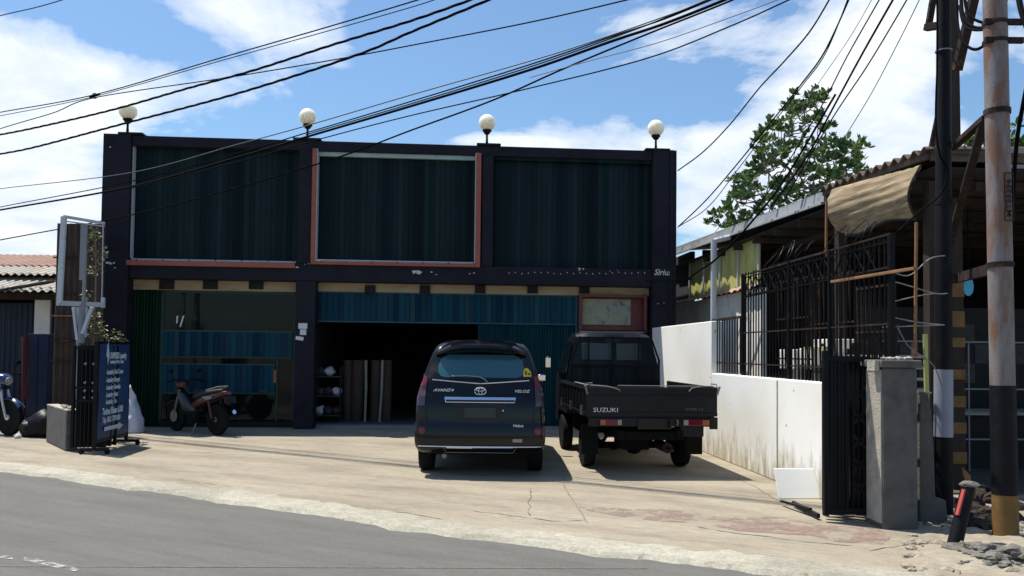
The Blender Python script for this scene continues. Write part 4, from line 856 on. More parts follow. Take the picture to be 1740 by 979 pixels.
tr = make_truck(); tr.location = W(0, 0) + Vector(((.94 + 2.61) / 2, 10.12, 0)); tr.rotation_euler.z = R(4.6)
b = MB(); w2 = lambda x, y, z: parent_mw(tr) @ Vector((x, y, z))
rp_ = [w2(-.84, .9, 1.15), w2(-.84, .35, 1.15), w2(-.80, .05, 1.145), w2(-.6, -.02, 1.135), w2(-.45, -.022, 1.10), w2(-.42, -.02, 1.075)]
b.tube(spline(rp_, 6), .008, 6); b.tube([w2(-.44, .018, 1.143), w2(.2, .018, 1.141), w2(.8, .018, 1.143)], .006, 6); b.tube([w2(.62, .0, 1.14), w2(.5, -.02, 1.12), w2(.46, -.02, 1.075)], .006, 6)
tag(b.build('rope', 'pale_batten'), 'thin grey rope lying along the top of the pickup tailgate', 'rope')

def make_bike():
    """underbone motorcycle, front wheel at +x"""
    t = thing('motorcycle', '', 'motorcycle')
    wb = .62; r = .285
    for nm, x in (('rear_wheel', -wb), ('front_wheel', wb)):
        b = MB(); tw = .045 if x < 0 else .038
        b.lathe([(r * .80, -tw * .8), (r * .93, -tw), (r, -tw * .4), (r, tw * .4), (r * .93, tw), (r * .80, tw * .8)], 34, (x, 0, r), 'y'); w = b.build(nm, 'tyre', t, smooth=True, ang=60)
        b = MB(); b.lathe([(r * .72, -.02), (r * .81, -.03), (r * .81, .03), (r * .72, .02)], 34, (x, 0, r), 'y'); b.cyl((x, -.05, r), (x, .05, r), .045, 14)
        for i in range(5):
            a = i * 1.2566; b.bar((x + .03 * math.cos(a), 0, r + .03 * math.sin(a)), (x + r * .74 * math.cos(a), 0, r + r * .74 * math.sin(a)), .022, .028, (0, 1, 0))
        b.build('rim', 'steel_rim', w)
    b = MB(); b.lathe([(.06, -.005), (.11, -.004), (.11, .004), (.06, .005)], 24, (wb, .062, r), 'y'); b.build('brake_disc', 'steel_rim', t)
    b = MB()
    for s in (-1, 1): b.tube([(wb, s * .065, r), (wb - .09, s * .065, .55), (wb - .16, s * .05, .78)], [.018, .02, .022], 8)
    b.build('front_fork', 'steel_rim', t, smooth=True)
    b = MB(); b.grid(lambda u, v: (wb + (r + .03) * math.cos(R(35) + u * R(115)) * 1.0, (v - .5) * .12, r + (r + .03) * math.sin(R(35) + u * R(115)) - .03 * (2 * v - 1) ** 2), 14, 6, (0, 0, -.006)); b.build('front_mudguard', 'scooter_black', t, smooth=True)
    # frame, engine
    b = MB(); b.tube([(wb - .16, 0, .78), (wb - .34, 0, .55), (wb - .62, 0, .42), (-.2, 0, .5), (-.55, 0, .68), (-.75, 0, .74)], .026, 8); b.bar((-.2, 0, .35), (-wb, .08, r), .05, .03); b.bar((-.2, 0, .35), (-wb, -.08, r), .05, .03); b.build('frame', 'black_metal', t)
    b = MB(); b.box(-.16, .16, -.11, .11, .22, .40); b.cyl((.1, 0, .33), (.30, 0, .36), .07, 14); b.cyl((-.06, -.14, .28), (-.06, .14, .28), .10, 18); b.build('engine', 'underbody', t, bevel=.02)
    b = MB(); b.tube([(.2, -.1, .26), (0, -.13, .19), (-.3, -.15, .24), (-.5, -.16, .31)], .018, 8); b.cyl((-.42, -.16, .29), (-.86, -.165, .42), .045, 14, .055); b.build('exhaust', 'black_metal', t, smooth=True)
    b = MB(); b.cyl((-.84, -.165, .413), (-.87, -.165, .422), .04, 14); b.build('exhaust_tip', 'chrome', t)
    b = MB()
    for s in (-1, 1): b.tube([(-wb, s * .12, r + .02), (-.50, s * .12, .64)], .022, 8)
    b.build('rear_shock', 'scooter_red', t, smooth=True)
    # body shells
    def shell(name, secs, m_, nn=16):
        b = MB(); vs = []
        for (x, z, hy, hz) in secs:
            for k in range(nn):
                a = 2 * math.pi * k / nn; vs.append((x, hy * math.copysign(abs(math.cos(a)) ** .8, math.cos(a)), z + hz * math.copysign(abs(math.sin(a)) ** .8, math.sin(a))))
        k = nn; fs = [(i * k + j, i * k + (j + 1) % k, (i + 1) * k + (j + 1) % k, (i + 1) * k + j) for i in range(len(secs) - 1) for j in range(k)] + [tuple(range(k))[::-1], tuple(range((len(secs) - 1) * k, len(secs) * k))]
        b.add(vs, fs); return b.build(name, m_, t, smooth=True, ang=60)
    tail = shell('tail_fairing', [(-.88, .77, .03, .025), (-.80, .755, .07, .05), (-.6, .70, .10, .075), (-.35, .64, .115, .09), (-.1, .56, .10, .10), (.08, .48, .07, .08)], 'scooter_red')
    shell('belly_fairing', [(-.05, .42, .09, .05), (.1, .42, .11, .10), (.28, .48, .11, .16), (.42, .60, .10, .16), (.50, .72, .08, .10)], 'scooter_black')
    shell('seat', [(-.78, .815, .05, .02), (-.68, .80, .10, .035), (-.4, .755, .12, .045), (-.12, .70, .10, .05), (.06, .66, .05, .04)], 'seat_vinyl')
    shell('cowl', [(.38, .86, .07, .05), (.46, .88, .13, .09), (.54, .86, .10, .08), (.60, .83, .05, .04)], 'scooter_red')
    b = MB(); b.lathe([(.001, 0), (.065, .0), (.06, .02), (.02, .035), (.001, .036)], 18, (.575, 0, .84), 'x'); b.build('headlight', 'clear_lens', t, smooth=True)
    b = MB(); b.tube([(.34, -.36, .93), (.40, -.22, .97), (.44, 0, .93), (.40, .22, .97), (.34, .36, .93)], .014, 8); b.build('handlebar', 'black_metal', t, smooth=True)
    for s in (-1, 1):
        b = MB(); b.cyl((.36, s * .24, .965), (.335, s * .38, .93), .02, 12); b.build('grip', 'tyre', t)
        b = MB(); b.tube([(.39, s * .22, .97), (.40, s * .27, 1.10)], .007, 6); b.blob((.39, s * .29, 1.13), .055, 4, 2, .05, (.3, 1, .7)); b.build('mirror', 'black_metal', t, smooth=True)
    L = MB().box(-.915, -.86, -.06, .06, .73, .79).build('tail_light', 'red_lens', t, bevel=.012)
    b = MB(); b.bar((-.82, 0, .72), (-.98, 0, .56), .10, .02); b.build('rear_mudguard', 'scooter_black', t)
    b = MB(); b.add([(-.955, -.12, .71), (-.955, .12, .71), (-.985, .12, .59), (-.985, -.12, .59), (-.945, -.12, .71), (-.945, .12, .71), (-.975, .12, .59), (-.975, -.12, .59)], [(0, 1, 2, 3), (7, 6, 5, 4), (0, 4, 5, 1), (1, 5, 6, 2), (2, 6, 7, 3), (3, 7, 4, 0)]); b.build('number_plate', 'black', t)
    b = MB(); b.bar((-.12, .08, .22), (-.18, .2, .01), .02); b.build('side_stand', 'steel_rim', t)
    b = MB(); b.tube([(-.45, .13, .80), (-.75, .12, .87), (-.88, 0, .885), (-.75, -.12, .87), (-.45, -.13, .80)], .013, 8); b.build('grab_rail', 'steel_rim', t, smooth=True)
    b = MB()
    for s in (-1, 1): b.prism([(-.62, s * .118, .70), (-.30, s * .122, .69), (-.42, s * .122, .63), (-.58, s * .12, .65)], (0, s * .004, 0))
    b.build('side_decal', 'scooter_white', t)
    return t
bk = make_bike()
def pose(o, front, rear, k=1.0):
    d = (front - rear); a = math.atan2(d.y, d.x); c = (front + rear) / 2; o.location = (c.x, c.y, 0); o.rotation_euler.z = a; o.scale = (k, k, k)
r1 = G(369, 740); bk['label'] = 'red and black motorcycle parked tail out before the blue sheeted window'; pose(bk, r1 + Vector((-1.02, .70, 0)), r1)
b2 = dup(bk, (0, 0, 0), 0, 'dark motorcycle half hidden behind the red one, wheel towards the pillar', matswap={'scooter_red': 'scooter_black', 'scooter_white': 'scooter_black', 'wheel_steel': 'tyre'})
r2 = G(436, 719); r2.z = 0; pose(b2, r2 + Vector((-1.1, .14, 0)), r2 + Vector((0, 0, 0)))
b3 = dup(bk, (0, 0, 0), 0, 'blue motorcycle with pale rims cut off by the left edge of the picture', matswap={'scooter_red': 'scooter_blue', 'scooter_black': 'scooter_blue', 'wheel_steel': 'pale_rim'})
f3 = G(10, 740); pose(b3, f3, f3 + Vector((-1.15, .45, 0)), 1.12)
# ------------------------------------------------------------------ left neighbour
YL = 17.0
def L_(x, y, Y=YL): p = AT(x, y, Y); return p
nb = thing('neighbour_shop', 'low shop left of the black building under rusty and pale corrugated roof sheets', 'building', (-12.5, YL, 0))
def nbx(name, m_, *bs, bev=.0, par=nb):
    b = MB()
    for q in bs: b.box(*q)
    return b.build(name, m_, par, world=True, bevel=bev)
x1n = -9.2
nbx('back_wall', 'dark_void', (-22, x1n, YL + 2.2, YL + 2.4, 0, 3.4)); nbx('side_wall', 'dark_void', (x1n - .12, x1n, YL + .3, YL + 2.2, 0, 2.9))
p = L_(45, 510); q = L_(70, 566)
nbx('wall', 'facade', (q.x + .02, x1n - .12, YL + .35, YL + .5, 0, 2.75)); nbx('wall_panel', 'stained_wall', (p.x, q.x, YL + .3, YL + .42, 1.4, 2.68))
p = L_(40, 500); b = MB(); b.corr((-15, YL + .6, 0), (15 + p.x - .1, 0, 0), (0, 0, 2.5), (0, -1, 0), .12, .02); b.build('roller_shutter', mat('dark_blue_shutter', (.012, .02, .045), .5), nb, world=True)
nbx('eave_beam', 'dark_wood', (-22, x1n, YL + .1, YL + .2, 2.55, 2.68), (-22, x1n, YL + .45, YL + .55, 2.66, 2.8))
e1 = L_(0, 497, 16.4).z; z_a = e1
def roofsheet(name, m_, Y0, z0, Y1, z1, x0, x1, amp=.028, pitch=.17):
    b = MB(); b.corr((x0, Y0, z0), (x1 - x0, 0, 0), (0, Y1 - Y0, z1 - z0), (0, -(z1 - z0), Y1 - Y0), pitch, amp, .008); return b.build(name, m_, nb, world=True)
zz = lambda y, Y: AT(50, y, Y).z
roofsheet('roof_sheet', 'pale_roof', 16.3, zz(494, 16.3), 17.7, zz(468, 17.7) - .05, -22, -8.9)
roofsheet('roof_sheet', 'pale_roof', 17.3, zz(466, 17.3), 18.6, zz(449, 18.6), -22, -8.9)
roofsheet('rusty_roof_sheet', 'rust_roof', 18.2, zz(452, 18.2), 20.3, zz(434, 20.3), -22, -8.9)
b = MB(); a_ = AT(-20, 497, 16.2); c_ = AT(92, 478, 16.6); b.tube([a_, c_], .035, 8); tag(b.build('bamboo_pole', 'dark_wood'), 'dark pole lying on the lowest pale roof sheet', 'pole')
# blue curtain booth, red drum, clutter
t = thing('blue_cabinet', 'tall navy blue cabinet standing under the low eave', 'cabinet', AT(67, 680, 15.6).xy.to_3d())
b = MB(); p0 = AT(48, 567, 15.6); p1 = AT(85, 567, 15.6); b.box(p0.x, p1.x, 15.6, 16.2, .25, p0.z); b.build('cabinet_body', 'blue_cloth', t, world=True, bevel=.01)
b = MB(); b.box(p0.x + .02, (p0.x + p1.x) / 2 - .006, 15.582, 15.598, .3, p0.z - .04); b.box((p0.x + p1.x) / 2 + .006, p1.x - .02, 15.582, 15.598, .3, p0.z - .04); b.build('cabinet_door', 'blue_cloth', t, world=True)
b = MB(); b.box(p0.x + .02, p1.x - .02, 15.64, 16.16, 0, .25); b.build('cabinet_base', 'dark_void', t, world=True)
p0 = AT(33, 572, 15.3); p1 = AT(48, 680, 15.3); b = MB(); b.grid(lambda u, v: (p0.x + (p1.x - p0.x) * u, 15.3 + .04 * math.sin(u * 9 + v), .55 + (p0.z - .55) * v), 8, 6, (0, .02, 0)); b.bar(((p0.x + p1.x) / 2, 15.33, 0), ((p0.x + p1.x) / 2, 15.33, p0.z + .02), .03); tag(b.build('red_curtain', 'red_cloth', smooth=True), 'narrow dull red cloth hanging left of the navy cabinet', 'cloth')
for i, (x, y, r_, m_, lab) in enumerate(((42, 730, .11, 'plastic_white', 'white plastic bag on the ground beside the blue motorcycle wheel'), (30, 745, .05, 'plastic_white', 'small white litter scrap in front of the blue motorcycle wheel'))):
    g_ = G(x, y); b = MB(); b.blob((g_.x, g_.y, r_ * .55), r_, i + 3, 2, .7, (1.1, .8, .8)); tag(b.build('plastic_bag', m_, smooth=True, ang=50), lab, 'bag')
g_ = G(62, 745); b = MB(); b.blob((g_.x, g_.y + .2, .2), .26, 8, 2, .5, (1, .8, .9)); b.blob((g_.x - .25, g_.y + .25, .14), .2, 9, 2, .5, (1, .8, .9)); tag(b.build('black_sack', 'black_metal', smooth=True, ang=50), 'lumpy black sack beside the low concrete pillar', 'sack')

# rusty sheet fence behind the gate
YF = 14.6
fx0, fx1 = AT(94, 500, YF).x, AT(176, 500, YF).x; fz = AT(130, 380, YF).z
t = thing('rusty_fence', 'tall rusty brown corrugated sheet fence behind the empty sign frame', 'fence', ((fx0 + fx1) / 2, YF, 0))
b = MB(); b.corr((fx0, YF, .0), (fx1 - fx0, 0, 0), (0, 0, fz), (0, -1, 0), .11, .016); b.build('sheet', 'rust_sheet', t, world=True)
b = MB()
for y in (438, 500, 537, 579, 614): b = MB(); z = AT(120, y, YF).z; b.box(fx0 - .03, fx0 + (.38 if y != 537 else .82), YF - .06, YF - .02, z - .012, z + .012); b.build('fence_rail', 'timber' if y == 537 else 'rust_metal', t, world=True)
# leafy creeper at the fence
def leaves(b, c, n, rad, size, spread=(1, 1, 1), droop=.3):
    for _ in range(n):
        d = Vector((random.gauss(0, 1), random.gauss(0, 1), random.gauss(0, 1))).normalized() * rad * random.random() ** .4
        p = Vector(c) + Vector((d.x * spread[0], d.y * spread[1], d.z * spread[2])); leaf(b, p, Vector((random.gauss(0, 1), random.gauss(0, 1), random.gauss(0, .6) - droop)).normalized(), size * random.uniform(.6, 1.2))
def leaf(b, p, d, L):
    s = d.cross(Vector((random.gauss(0, .4), random.gauss(0, .4), 1))).normalized() * L * .24; n = d.cross(s).normalized() * L * .06
    b.add([p, p + d * L * .35 + s - n, p + d * L * .75 + s * .8 - n * 2, p + d * L - n * 3, p + d * L * .75 - s * .8 - n * 2, p + d * L * .35 - s - n, p + d * L * .5 + n * .6], [(0, 1, 6), (1, 2, 6), (2, 3, 6), (3, 4, 6), (4, 5, 6), (5, 0, 6)])
t = thing('creeper', 'dusty green creeper beside the grey sign pole', 'plant', G(155, 757))
random.seed(21); b = MB(); st = MB(); YC = 13.6
st.tube(spline([AT(158, 735, YC) * 1, AT(155, 650, YC), AT(160, 560, YC), AT(163, 470, YC), AT(162, 392, YC)], 5), .014, 6)
for (x, y, r_, n_) in ((160, 400, .14, 45), (166, 430, .15, 50), (160, 460, .14, 36), (155, 545, .18, 60), (163, 560, .18, 60), (170, 572, .16, 50), (190, 574, .16, 36), (205, 574, .10, 16), (158, 600, .12, 26), (150, 500, .10, 12)):
    leaves(b, AT(x, y, YC), n_, r_, .085)
st.build('stem', 'bark', t, world=True); b.build('foliage', 'leaf_dry', t, world=True)

# empty rectangular sign frame on its grey pole
t = thing('sign_frame', 'empty pale metal sign frame on a grey pole at the left gate', 'sign frame', G(139, 757))
Ya, Yb = 12.55, 13.35
c0 = AT(103.5, 368, Ya); c1 = AT(101, 515, Ya); c2 = AT(175, 518, Yb); c3 = AT(177, 392, Yb); c3.z = c2.z + (c0.z - c1.z); c0.x = c1.x + .03
off = Vector((.0, .16, 0)); b = MB()
b.bar(c1, c0, .075, .05, (0, 1, 0)); b.bar(c1 + Vector((-.03, 0, 0)), c2, .05, .075); b.bar(c0, c3, .03, .045); b.bar(c2 - Vector((0, 0, .05)), c2 + Vector((0, 0, .12)), .05)
b.bar(c2 - Vector((.02, 0, 0)), c3 - Vector((.02, 0, 0)), .012, .012)
b.bar(c0 - Vector((0, 0, .07)), c3 - Vector((0, 0, .05)), .02, .02)
b.build('frame', 'white_frame', t, world=True)
b = MB(); pb = AT(131, 745, 12.95); pb.z = 0; pt = AT(146, 382, 12.95); pm = AT(137, 520, 12.95)
b.tube([pb + Vector((.02, 0, 0)), Vector((pm.x - .02, 12.95, pm.z - .55))], .033, 12); b.tube([Vector((pm.x + .02, 12.95, pm.z - .6)), Vector((pm.x + .04, 12.95, pm.z + .02))], .055, 12); b.tube([Vector((pm.x + .05, 12.95, pm.z)), pt], .028, 12)
b.bar(Vector((pt.x - .04, 12.95, pt.z - .9)), Vector((pt.x - .04, 12.95, pt.z)), .07, .04, (0, 1, 0)); b.build('pole', 'zinc', t, world=True, smooth=True)
b = MB(); b.bar((pm.x - .02, 12.92, pm.z - .55), (pm.x - .10, 12.92, pm.z - .02), .04); b.bar((pm.x + .06, 12.92, pm.z - .45), (pm.x + .20, 12.92, pm.z - .02), .05); b.box(pm.x - .07, pm.x + .1, 12.94, 12.98, pm.z - .5, pm.z - .02); b.build('bracket', 'white_frame', t, world=True)

# low concrete pillar on the left
def obox(b, p, dx, dy, h, z=0): b.prism([p + Vector((0, 0, z)), p + dx + Vector((0, 0, z)), p + dx + dy + Vector((0, 0, z)), p + dy + Vector((0, 0, z))], (0, 0, h))
t = thing('gate_pillar', 'low stubby concrete gate pillar with broken top at the left', 'pillar', G(100, 757))
pA = G(78, 751); pB = G(111, 767); ex = pB - pA; ey = Vector((-ex.y, ex.x, 0)).normalized() * .16; hh = AT(100, 692, (pA.y + pB.y) / 2).z - .02
ex = ex.normalized() * .62
b = MB(); obox(b, pA, pB - pA, ey, hh); b.build('pillar_body', 'concrete', t, world=True, bevel=.02)
b = MB(); obox(b, pA - ex * .02, (pB - pA) * 1.02, ey * 1.02, .022, hh + .001)
for i in range(7): b.blob(pA + (pB - pA) * (.45 + .08 * i) + ey * random.uniform(.3, .9) + Vector((0, 0, hh + .03)), random.uniform(.02, .05), i, 1, .5)
b.build('broken_cap', 'concrete_pale', t, world=True)
# black steel gate on the left
t = thing('steel_gate', 'left black steel bar gate with rosettes folded beside the blue banner', 'gate', G(140, 765))
gA = G(122, 768); gB = G(156, 772) + Vector((.0, .35, 0)); gh = AT(140, 585, 12.2).z; b = MB(); ro = MB()
for row in range(3):
    o_ = Vector((.0, .16 * row, 0)); nbar = 8
    for i in range(nbar + 1):
        p = gA + (gB - gA) * (i / nbar) + o_; b.bar(p + Vector((0, 0, .06)), p + Vector((0, 0, gh - .02)), .022 if i % nbar else .04)
    for z_ in (.08, .75, .95, gh - .06): b.bar(gA + o_ + Vector((0, 0, z_)), gB + o_ + Vector((0, 0, z_)), .03)
for z_ in (.80, .9, 1.02, 1.3): 
    for i in (3, 5, 6): p = gA + (gB - gA) * (i / 8) + Vector((0, -.03, z_)); ro.blob(p, .022, i, 1, .2)
b.build('gate_bars', 'black_metal', t, world=True); ro.build('rosettes', 'zinc', t, world=True)

# blue laundry banner on its black stand
pa = G(160, 772); pb_ = G(214, 756); d_ = (pb_ - pa); wd = d_.length; ang = math.atan2(d_.y, d_.x)
t = thing('banner_stand', 'blue laundry banner with white lettering on a black wheeled frame', 'banner stand', pa, ang)
th_ = AT(160, 580, pa.y).z; th2 = AT(213, 572, pb_.y).z; h0 = .18
b = MB(); b.bar((0, 0, .05), (0, 0, th_), .045); b.bar((wd, 0, .05), (wd, 0, th_), .045); b.bar((0, 0, th_ - .02), (wd, 0, th_ - .02), .04); b.bar((0, 0, h0), (wd, 0, h0), .05); b.bar((wd * .08, .0, h0), (wd * .08, 0, th_), .03)
for x in (0, wd): b.bar((x, -.2, .07), (x, .2, .07), .04)
b.build('stand_frame', 'black_metal', t)
b = MB(); b.grid(lambda u, v: (.03 + (wd - .06) * u, -.03 + .006 * math.sin(v * 12 + u * 3), h0 + .03 + (th_ - h0 - .07) * v), 10, 20, (0, .008, 0)); bn = b.build('banner', 'blue_banner', t, smooth=True)
b = MB(); x0_ = wd * .2; H_ = th_
for (s_, fr_, sz, sxx, dx_) in (('EXPRESS Laundry', .125, .125, .62, .13), ('Laundry & Dry Clean', .19, .075, .72, .13), ('-Laundry Bed Cover', .30, .10, .70, 0), ('-Laundry Karpet', .385, .10, .70, 0), ('-Laundry Gorden', .465, .10, .70, 0), ('-Laundry Jaket', .545, .10, .70, 0), ('-Laundry Tas', .62, .10, .70, 0), ('Terima Kiloan 6.000', .72, .14, .60, -.10), ('Telp. 0812 1709 8008', .81, .115, .60, -.10)):
    b.text(s_, sz, Matrix.Translation((x0_ + dx_, -.046, h0 + .03 + (H_ - h0 - .07) * (1 - fr_))) @ Matrix.Rotation(R(90), 4, 'X'), .001, sx=sxx * wd / 1.35 * 1.25, off=.04)
zz_ = h0 + .03 + (H_ - h0 - .07) * .095; b.prism([(x0_ - .02, -.044, zz_ + .03), (x0_ + .5, -.044, zz_ + .03), (x0_ + .5, -.044, zz_ + .06), (x0_ + .68, -.044, zz_), (x0_ + .5, -.044, zz_ - .06), (x0_ + .5, -.044, zz_ - .03), (x0_ - .02, -.044, zz_ - .03)], (0, -.002, 0))
lx = x0_ + .05; zz_ = H_ * .87; b.prism([(lx - .05, -.044, zz_ + .10), (lx, -.044, zz_ + .20), (lx + .03, -.044, zz_ + .06), (lx + .05, -.044, zz_ + .0), (lx, -.044, zz_ - .14), (lx - .03, -.044, zz_ - .02), (lx - .07, -.044, zz_)], (0, -.002, 0))
b.build('banner_lettering', 'banner_text', bn)
for x in (0, wd):
    for y_ in (-.18, .18): b = MB(); b.cyl((x - .015, y_, .035), (x + .015, y_, .035), .035, 14); b.build('castor', 'tyre', t)

# ------------------------------------------------------------------ right side: white wall, fence, gate, pillar
WX = 3.97
def site(name, label, cat, sx, sy, z=0, group=None): return thing(name, label, cat, W(sx, sy, z), A, group)
yw0 = 7.75; ystep = SX(1209, 600, WX)[0]; hw1 = SX(1300, 642, WX)[1]; hw2 = SX(1180, 549, WX)[1]; yw1 = 15.8
t = site('white_wall', 'long whitewashed boundary wall with a taller end beside the black building', 'wall', WX, yw0)
b = MB(); b.box(0, .18, 0, ystep - yw0, 0, hw1); b.box(-.0, .18, ystep - yw0 + .002, yw1 - yw0, 0, hw2); wl = b.build('wall_body', 'white_wall', t, bevel=.012)
b = MB(); b.box(-.008, -.001, SX(1321, 740, WX)[0] - yw0 - .012, SX(1321, 740, WX)[0] - yw0 + .012, .05, hw1 - .02); b.build('wall_joint', 'concrete_pale', t)
# added board fills in for a blank white patch, tilted to catch the sun
p0 = G(1323, 848); p1 = G(1397, 848); dd_ = Vector((0, .15, .30)); b = MB(); b.prism([p0 + Vector((0, 0, .004)), p1 + Vector((0, 0, .004)), p1 + dd_, p0 + dd_], (0, .012, .006)); tag(b.build('added_board', 'added_board', bevel=.003), 'added white board in place of a blank patch, leaning low at the wall foot by the black gate', 'board')
b = MB(); b.bar(p0.lerp(p1, .5) + dd_ + Vector((0, .02, -.02)), p0.lerp(p1, .5) + Vector((0, .30, .02)), .03); tag(b.build('board_prop', 'timber'), 'added short prop behind the leaning white board', 'prop')

# black security fence standing on the wall
t = site('security_fence', 'tall black steel bar fence with scrollwork standing on the white wall', 'fence', WX + .09, yw0, 0)
y_a = SX(1211, 600, WX + .09)[0]; y_b = SX(1263, 600, WX + .09)[0]; y_c = SX(1515, 600, WX + .09)[0]; zf1 = 2.66
def rel(y): return y - yw0
b = MB(); post = MB()
zlo = SX(1240, 541, WX + .09)[1]
i = 0; y = y_b
while y > y_c - .02:
    b.bar((0, rel(y), hw1), (0, rel(y), zf1 + (.03 if i % 3 else .0)), .014); y -= .095; i += 1
y = y_a
while y > y_b: b.bar((0, rel(y), hw1 + .02), (0, rel(y), zlo), .014); y -= .11
b.build('fence_bars', 'black_metal', t)
b = MB()
for z_ in (1.42, 1.85, 2.35, zf1): b.bar((0, rel(y_b), z_), (0, rel(y_c), z_ + (.03 if z_ > 2.3 else 0)), .022, .018)
b.bar((0, rel(y_a), zlo), (0, rel(y_b), zlo), .035); b.bar((0, rel(y_a), 1.42), (0, rel(y_b), 1.42), .025)
b.build('fence_rail', 'rust_metal', t)
for y in (y_a, y_b, (y_b + y_c) / 2 + .35, (y_b + y_c) / 2 - .7, y_c):
    b = MB(); b.bar((0, rel(y), 0 if y == y_c else hw1 - .1), (0, rel(y), zlo if y == y_a else zf1 + .02), .05); b.build('fence_post', 'black_metal', t)
b = MB()
y = y_b - .05
while y > y_c + .3:
    b.bar((-.01, rel(y), 2.37), (-.01, rel(y - .22), 2.62), .014, .006); b.bar((-.01, rel(y - .22), 2.37), (-.01, rel(y), 2.62), .014, .006)
    if 0: b.tube([(-.012, rel(y - .11) + .06 * math.cos(q), 1.57 + .06 * math.sin(q)) for q in [2 * math.pi * k_ / 10 for k_ in range(11)]], .008, 5)
    y -= .22
[b.bar((-.011, rel(y_b), z_), (-.011, rel(y_c), z_), .012) for z_ in (2.37, 2.62)]; b.build('scrollwork', 'black_metal', t)
# second layer of stacked grilles leaning behind
for k_, (ya_, yb_2, zz0, zz1, lab) in enumerate(((10.6, 9.6, 1.5, 2.55, 'far one of the three rusty spare window grilles behind the bar fence'), (9.5, 8.5, 1.35, 2.5, 'middle one of the three rusty spare window grilles behind the bar fence'), (8.45, 7.7, 1.3, 2.30, 'near and tallest of the three rusty spare window grilles behind the bar fence'))):
    b = MB(); g_ = WX + .42
    n_ = 9
    for i in range(n_): y = ya_ + (yb_2 - ya_) * i / (n_ - 1); b.bar(W(g_ + .05, y, .05), W(g_, y, zz1), .016)
    for z_ in (.08, .7, zz0, (zz0 + zz1) / 2, zz1 - .03): b.bar(W(g_, ya_, z_), W(g_, yb_2, z_), .03, .02)
    tag(b.build('window_grille', 'rust_metal'), lab, 'grille', 'spare grilles behind the fence')
# loops of wire above the fence
b = MB(); random.seed(14)
for k_, y in enumerate((10.0, 9.85, 9.6, 9.55, 9.3, 9.0, 8.2, 7.8, 7.6)):
    r_ = random.uniform(.10, .22)
    b.tube([W(WX + .09, 7.55, zf1 + .03), W(WX + .09, 10.1, zf1 + .03)], .004, 4) if k_ == 0 else None; b.tube([W(WX + .09 + .1 * math.sin(q * 1.3), y + r_ * math.cos(q) * 1.5, zf1 + .08 + r_ * math.sin(q)) for q in [math.pi * 1.25 * i / 14 - .4 for i in range(15)]], .005, 5)
tag(b.build('wire_loops', 'black_metal', smooth=True), 'loose loops of thin wire above the top of the bar fence', 'wire')
# timber posts and rails
def stick(name, label, a, c, w_, m_='timber', cat='post', group=None): b = MB(); b.bar(a, c, w_); return tag(b.build(name, m_, bevel=.004), label, cat, group)
def S(x, y, sx): sy, z = SX(x, y, sx); return W(sx, sy, z)
stick('timber_post', 'short thin raw timber post under the end of the grey fascia', S(1404.5, 342, 4.9), S(1403.5, 436, 4.9), .028, group='raw timber posts')
stick('timber_post', 'tall thin raw timber post between the fence end and the black pole', S(1557, 378, 4.3), S(1555, 606, 4.3), .024, group='raw timber posts')
stick('timber_rail', 'raw timber rail running across the near end of the bar fence', S(1413, 479, WX + .05), S(1555, 456, WX + .05), .028, cat='rail')
stick('pale_post', 'thin yellow green post behind the concrete gate pillar', AT(1572, 568, 7.9), AT(1575, 690, 7.9), .035, 'lime', group='raw timber posts')
# goods glimpsed through the fence (benches, blocks)
for (xa_, ya_, xb_, yb_, sx_, m_, lab) in ((1322, 594, 1350, 624, 4.6, 'stained_wall', 'pale block behind the fence, left of the benches'), (1356, 592, 1400, 622, 4.6, 'stained_wall', 'pale block behind the fence, right above the wall'), (1380, 577, 1414, 590, 4.7, 'stained_wall', 'small white box behind the fence over the black gate')):
    a0 = SX(xa_, yb_, sx_); a1 = SX(xb_, ya_, sx_); q0 = SX(xa_, ya_, sx_); b = MB(); b.prism([W(sx_, a0[0], a0[1] - .02), W(sx_, a1[0], a0[1] - .02), W(sx_, a1[0], q0[1]), W(sx_, a0[0], q0[1])], U * .3)
    b.bar(W(sx_ + .15, (a0[0] + a1[0]) / 2, 0), W(sx_ + .15, (a0[0] + a1[0]) / 2, a0[1] - .02), .2); tag(b.build('pale_block', m_, bevel=.01), lab, 'block')
t = site('slat_bench', 'stack of pale slatted bench ends seen through the fence', 'bench', 4.75, 9.2)
b = MB()
for k_ in range(5): b.box(-.1, .3, -.9, .7, 1.05 + k_ * .12, 1.08 + k_ * .12)
b.build('bench_slats', 'concrete_pale', t); b = MB(); [b.box(-.08, -.04, y, y + .05, 0, 1.7) for y in (-.85, -.1, .65)]; [b.box(.22, .26, y, y + .05, 0, 1.7) for y in (-.85, -.1, .65)]; b.build('bench_legs', 'rust_metal', t)
stick('lime_batten', 'bright yellow green batten lying over the black gate end', S(1367, 592, 4.5), S(1410, 591, 4.5), .03, 'lime', 'batten')

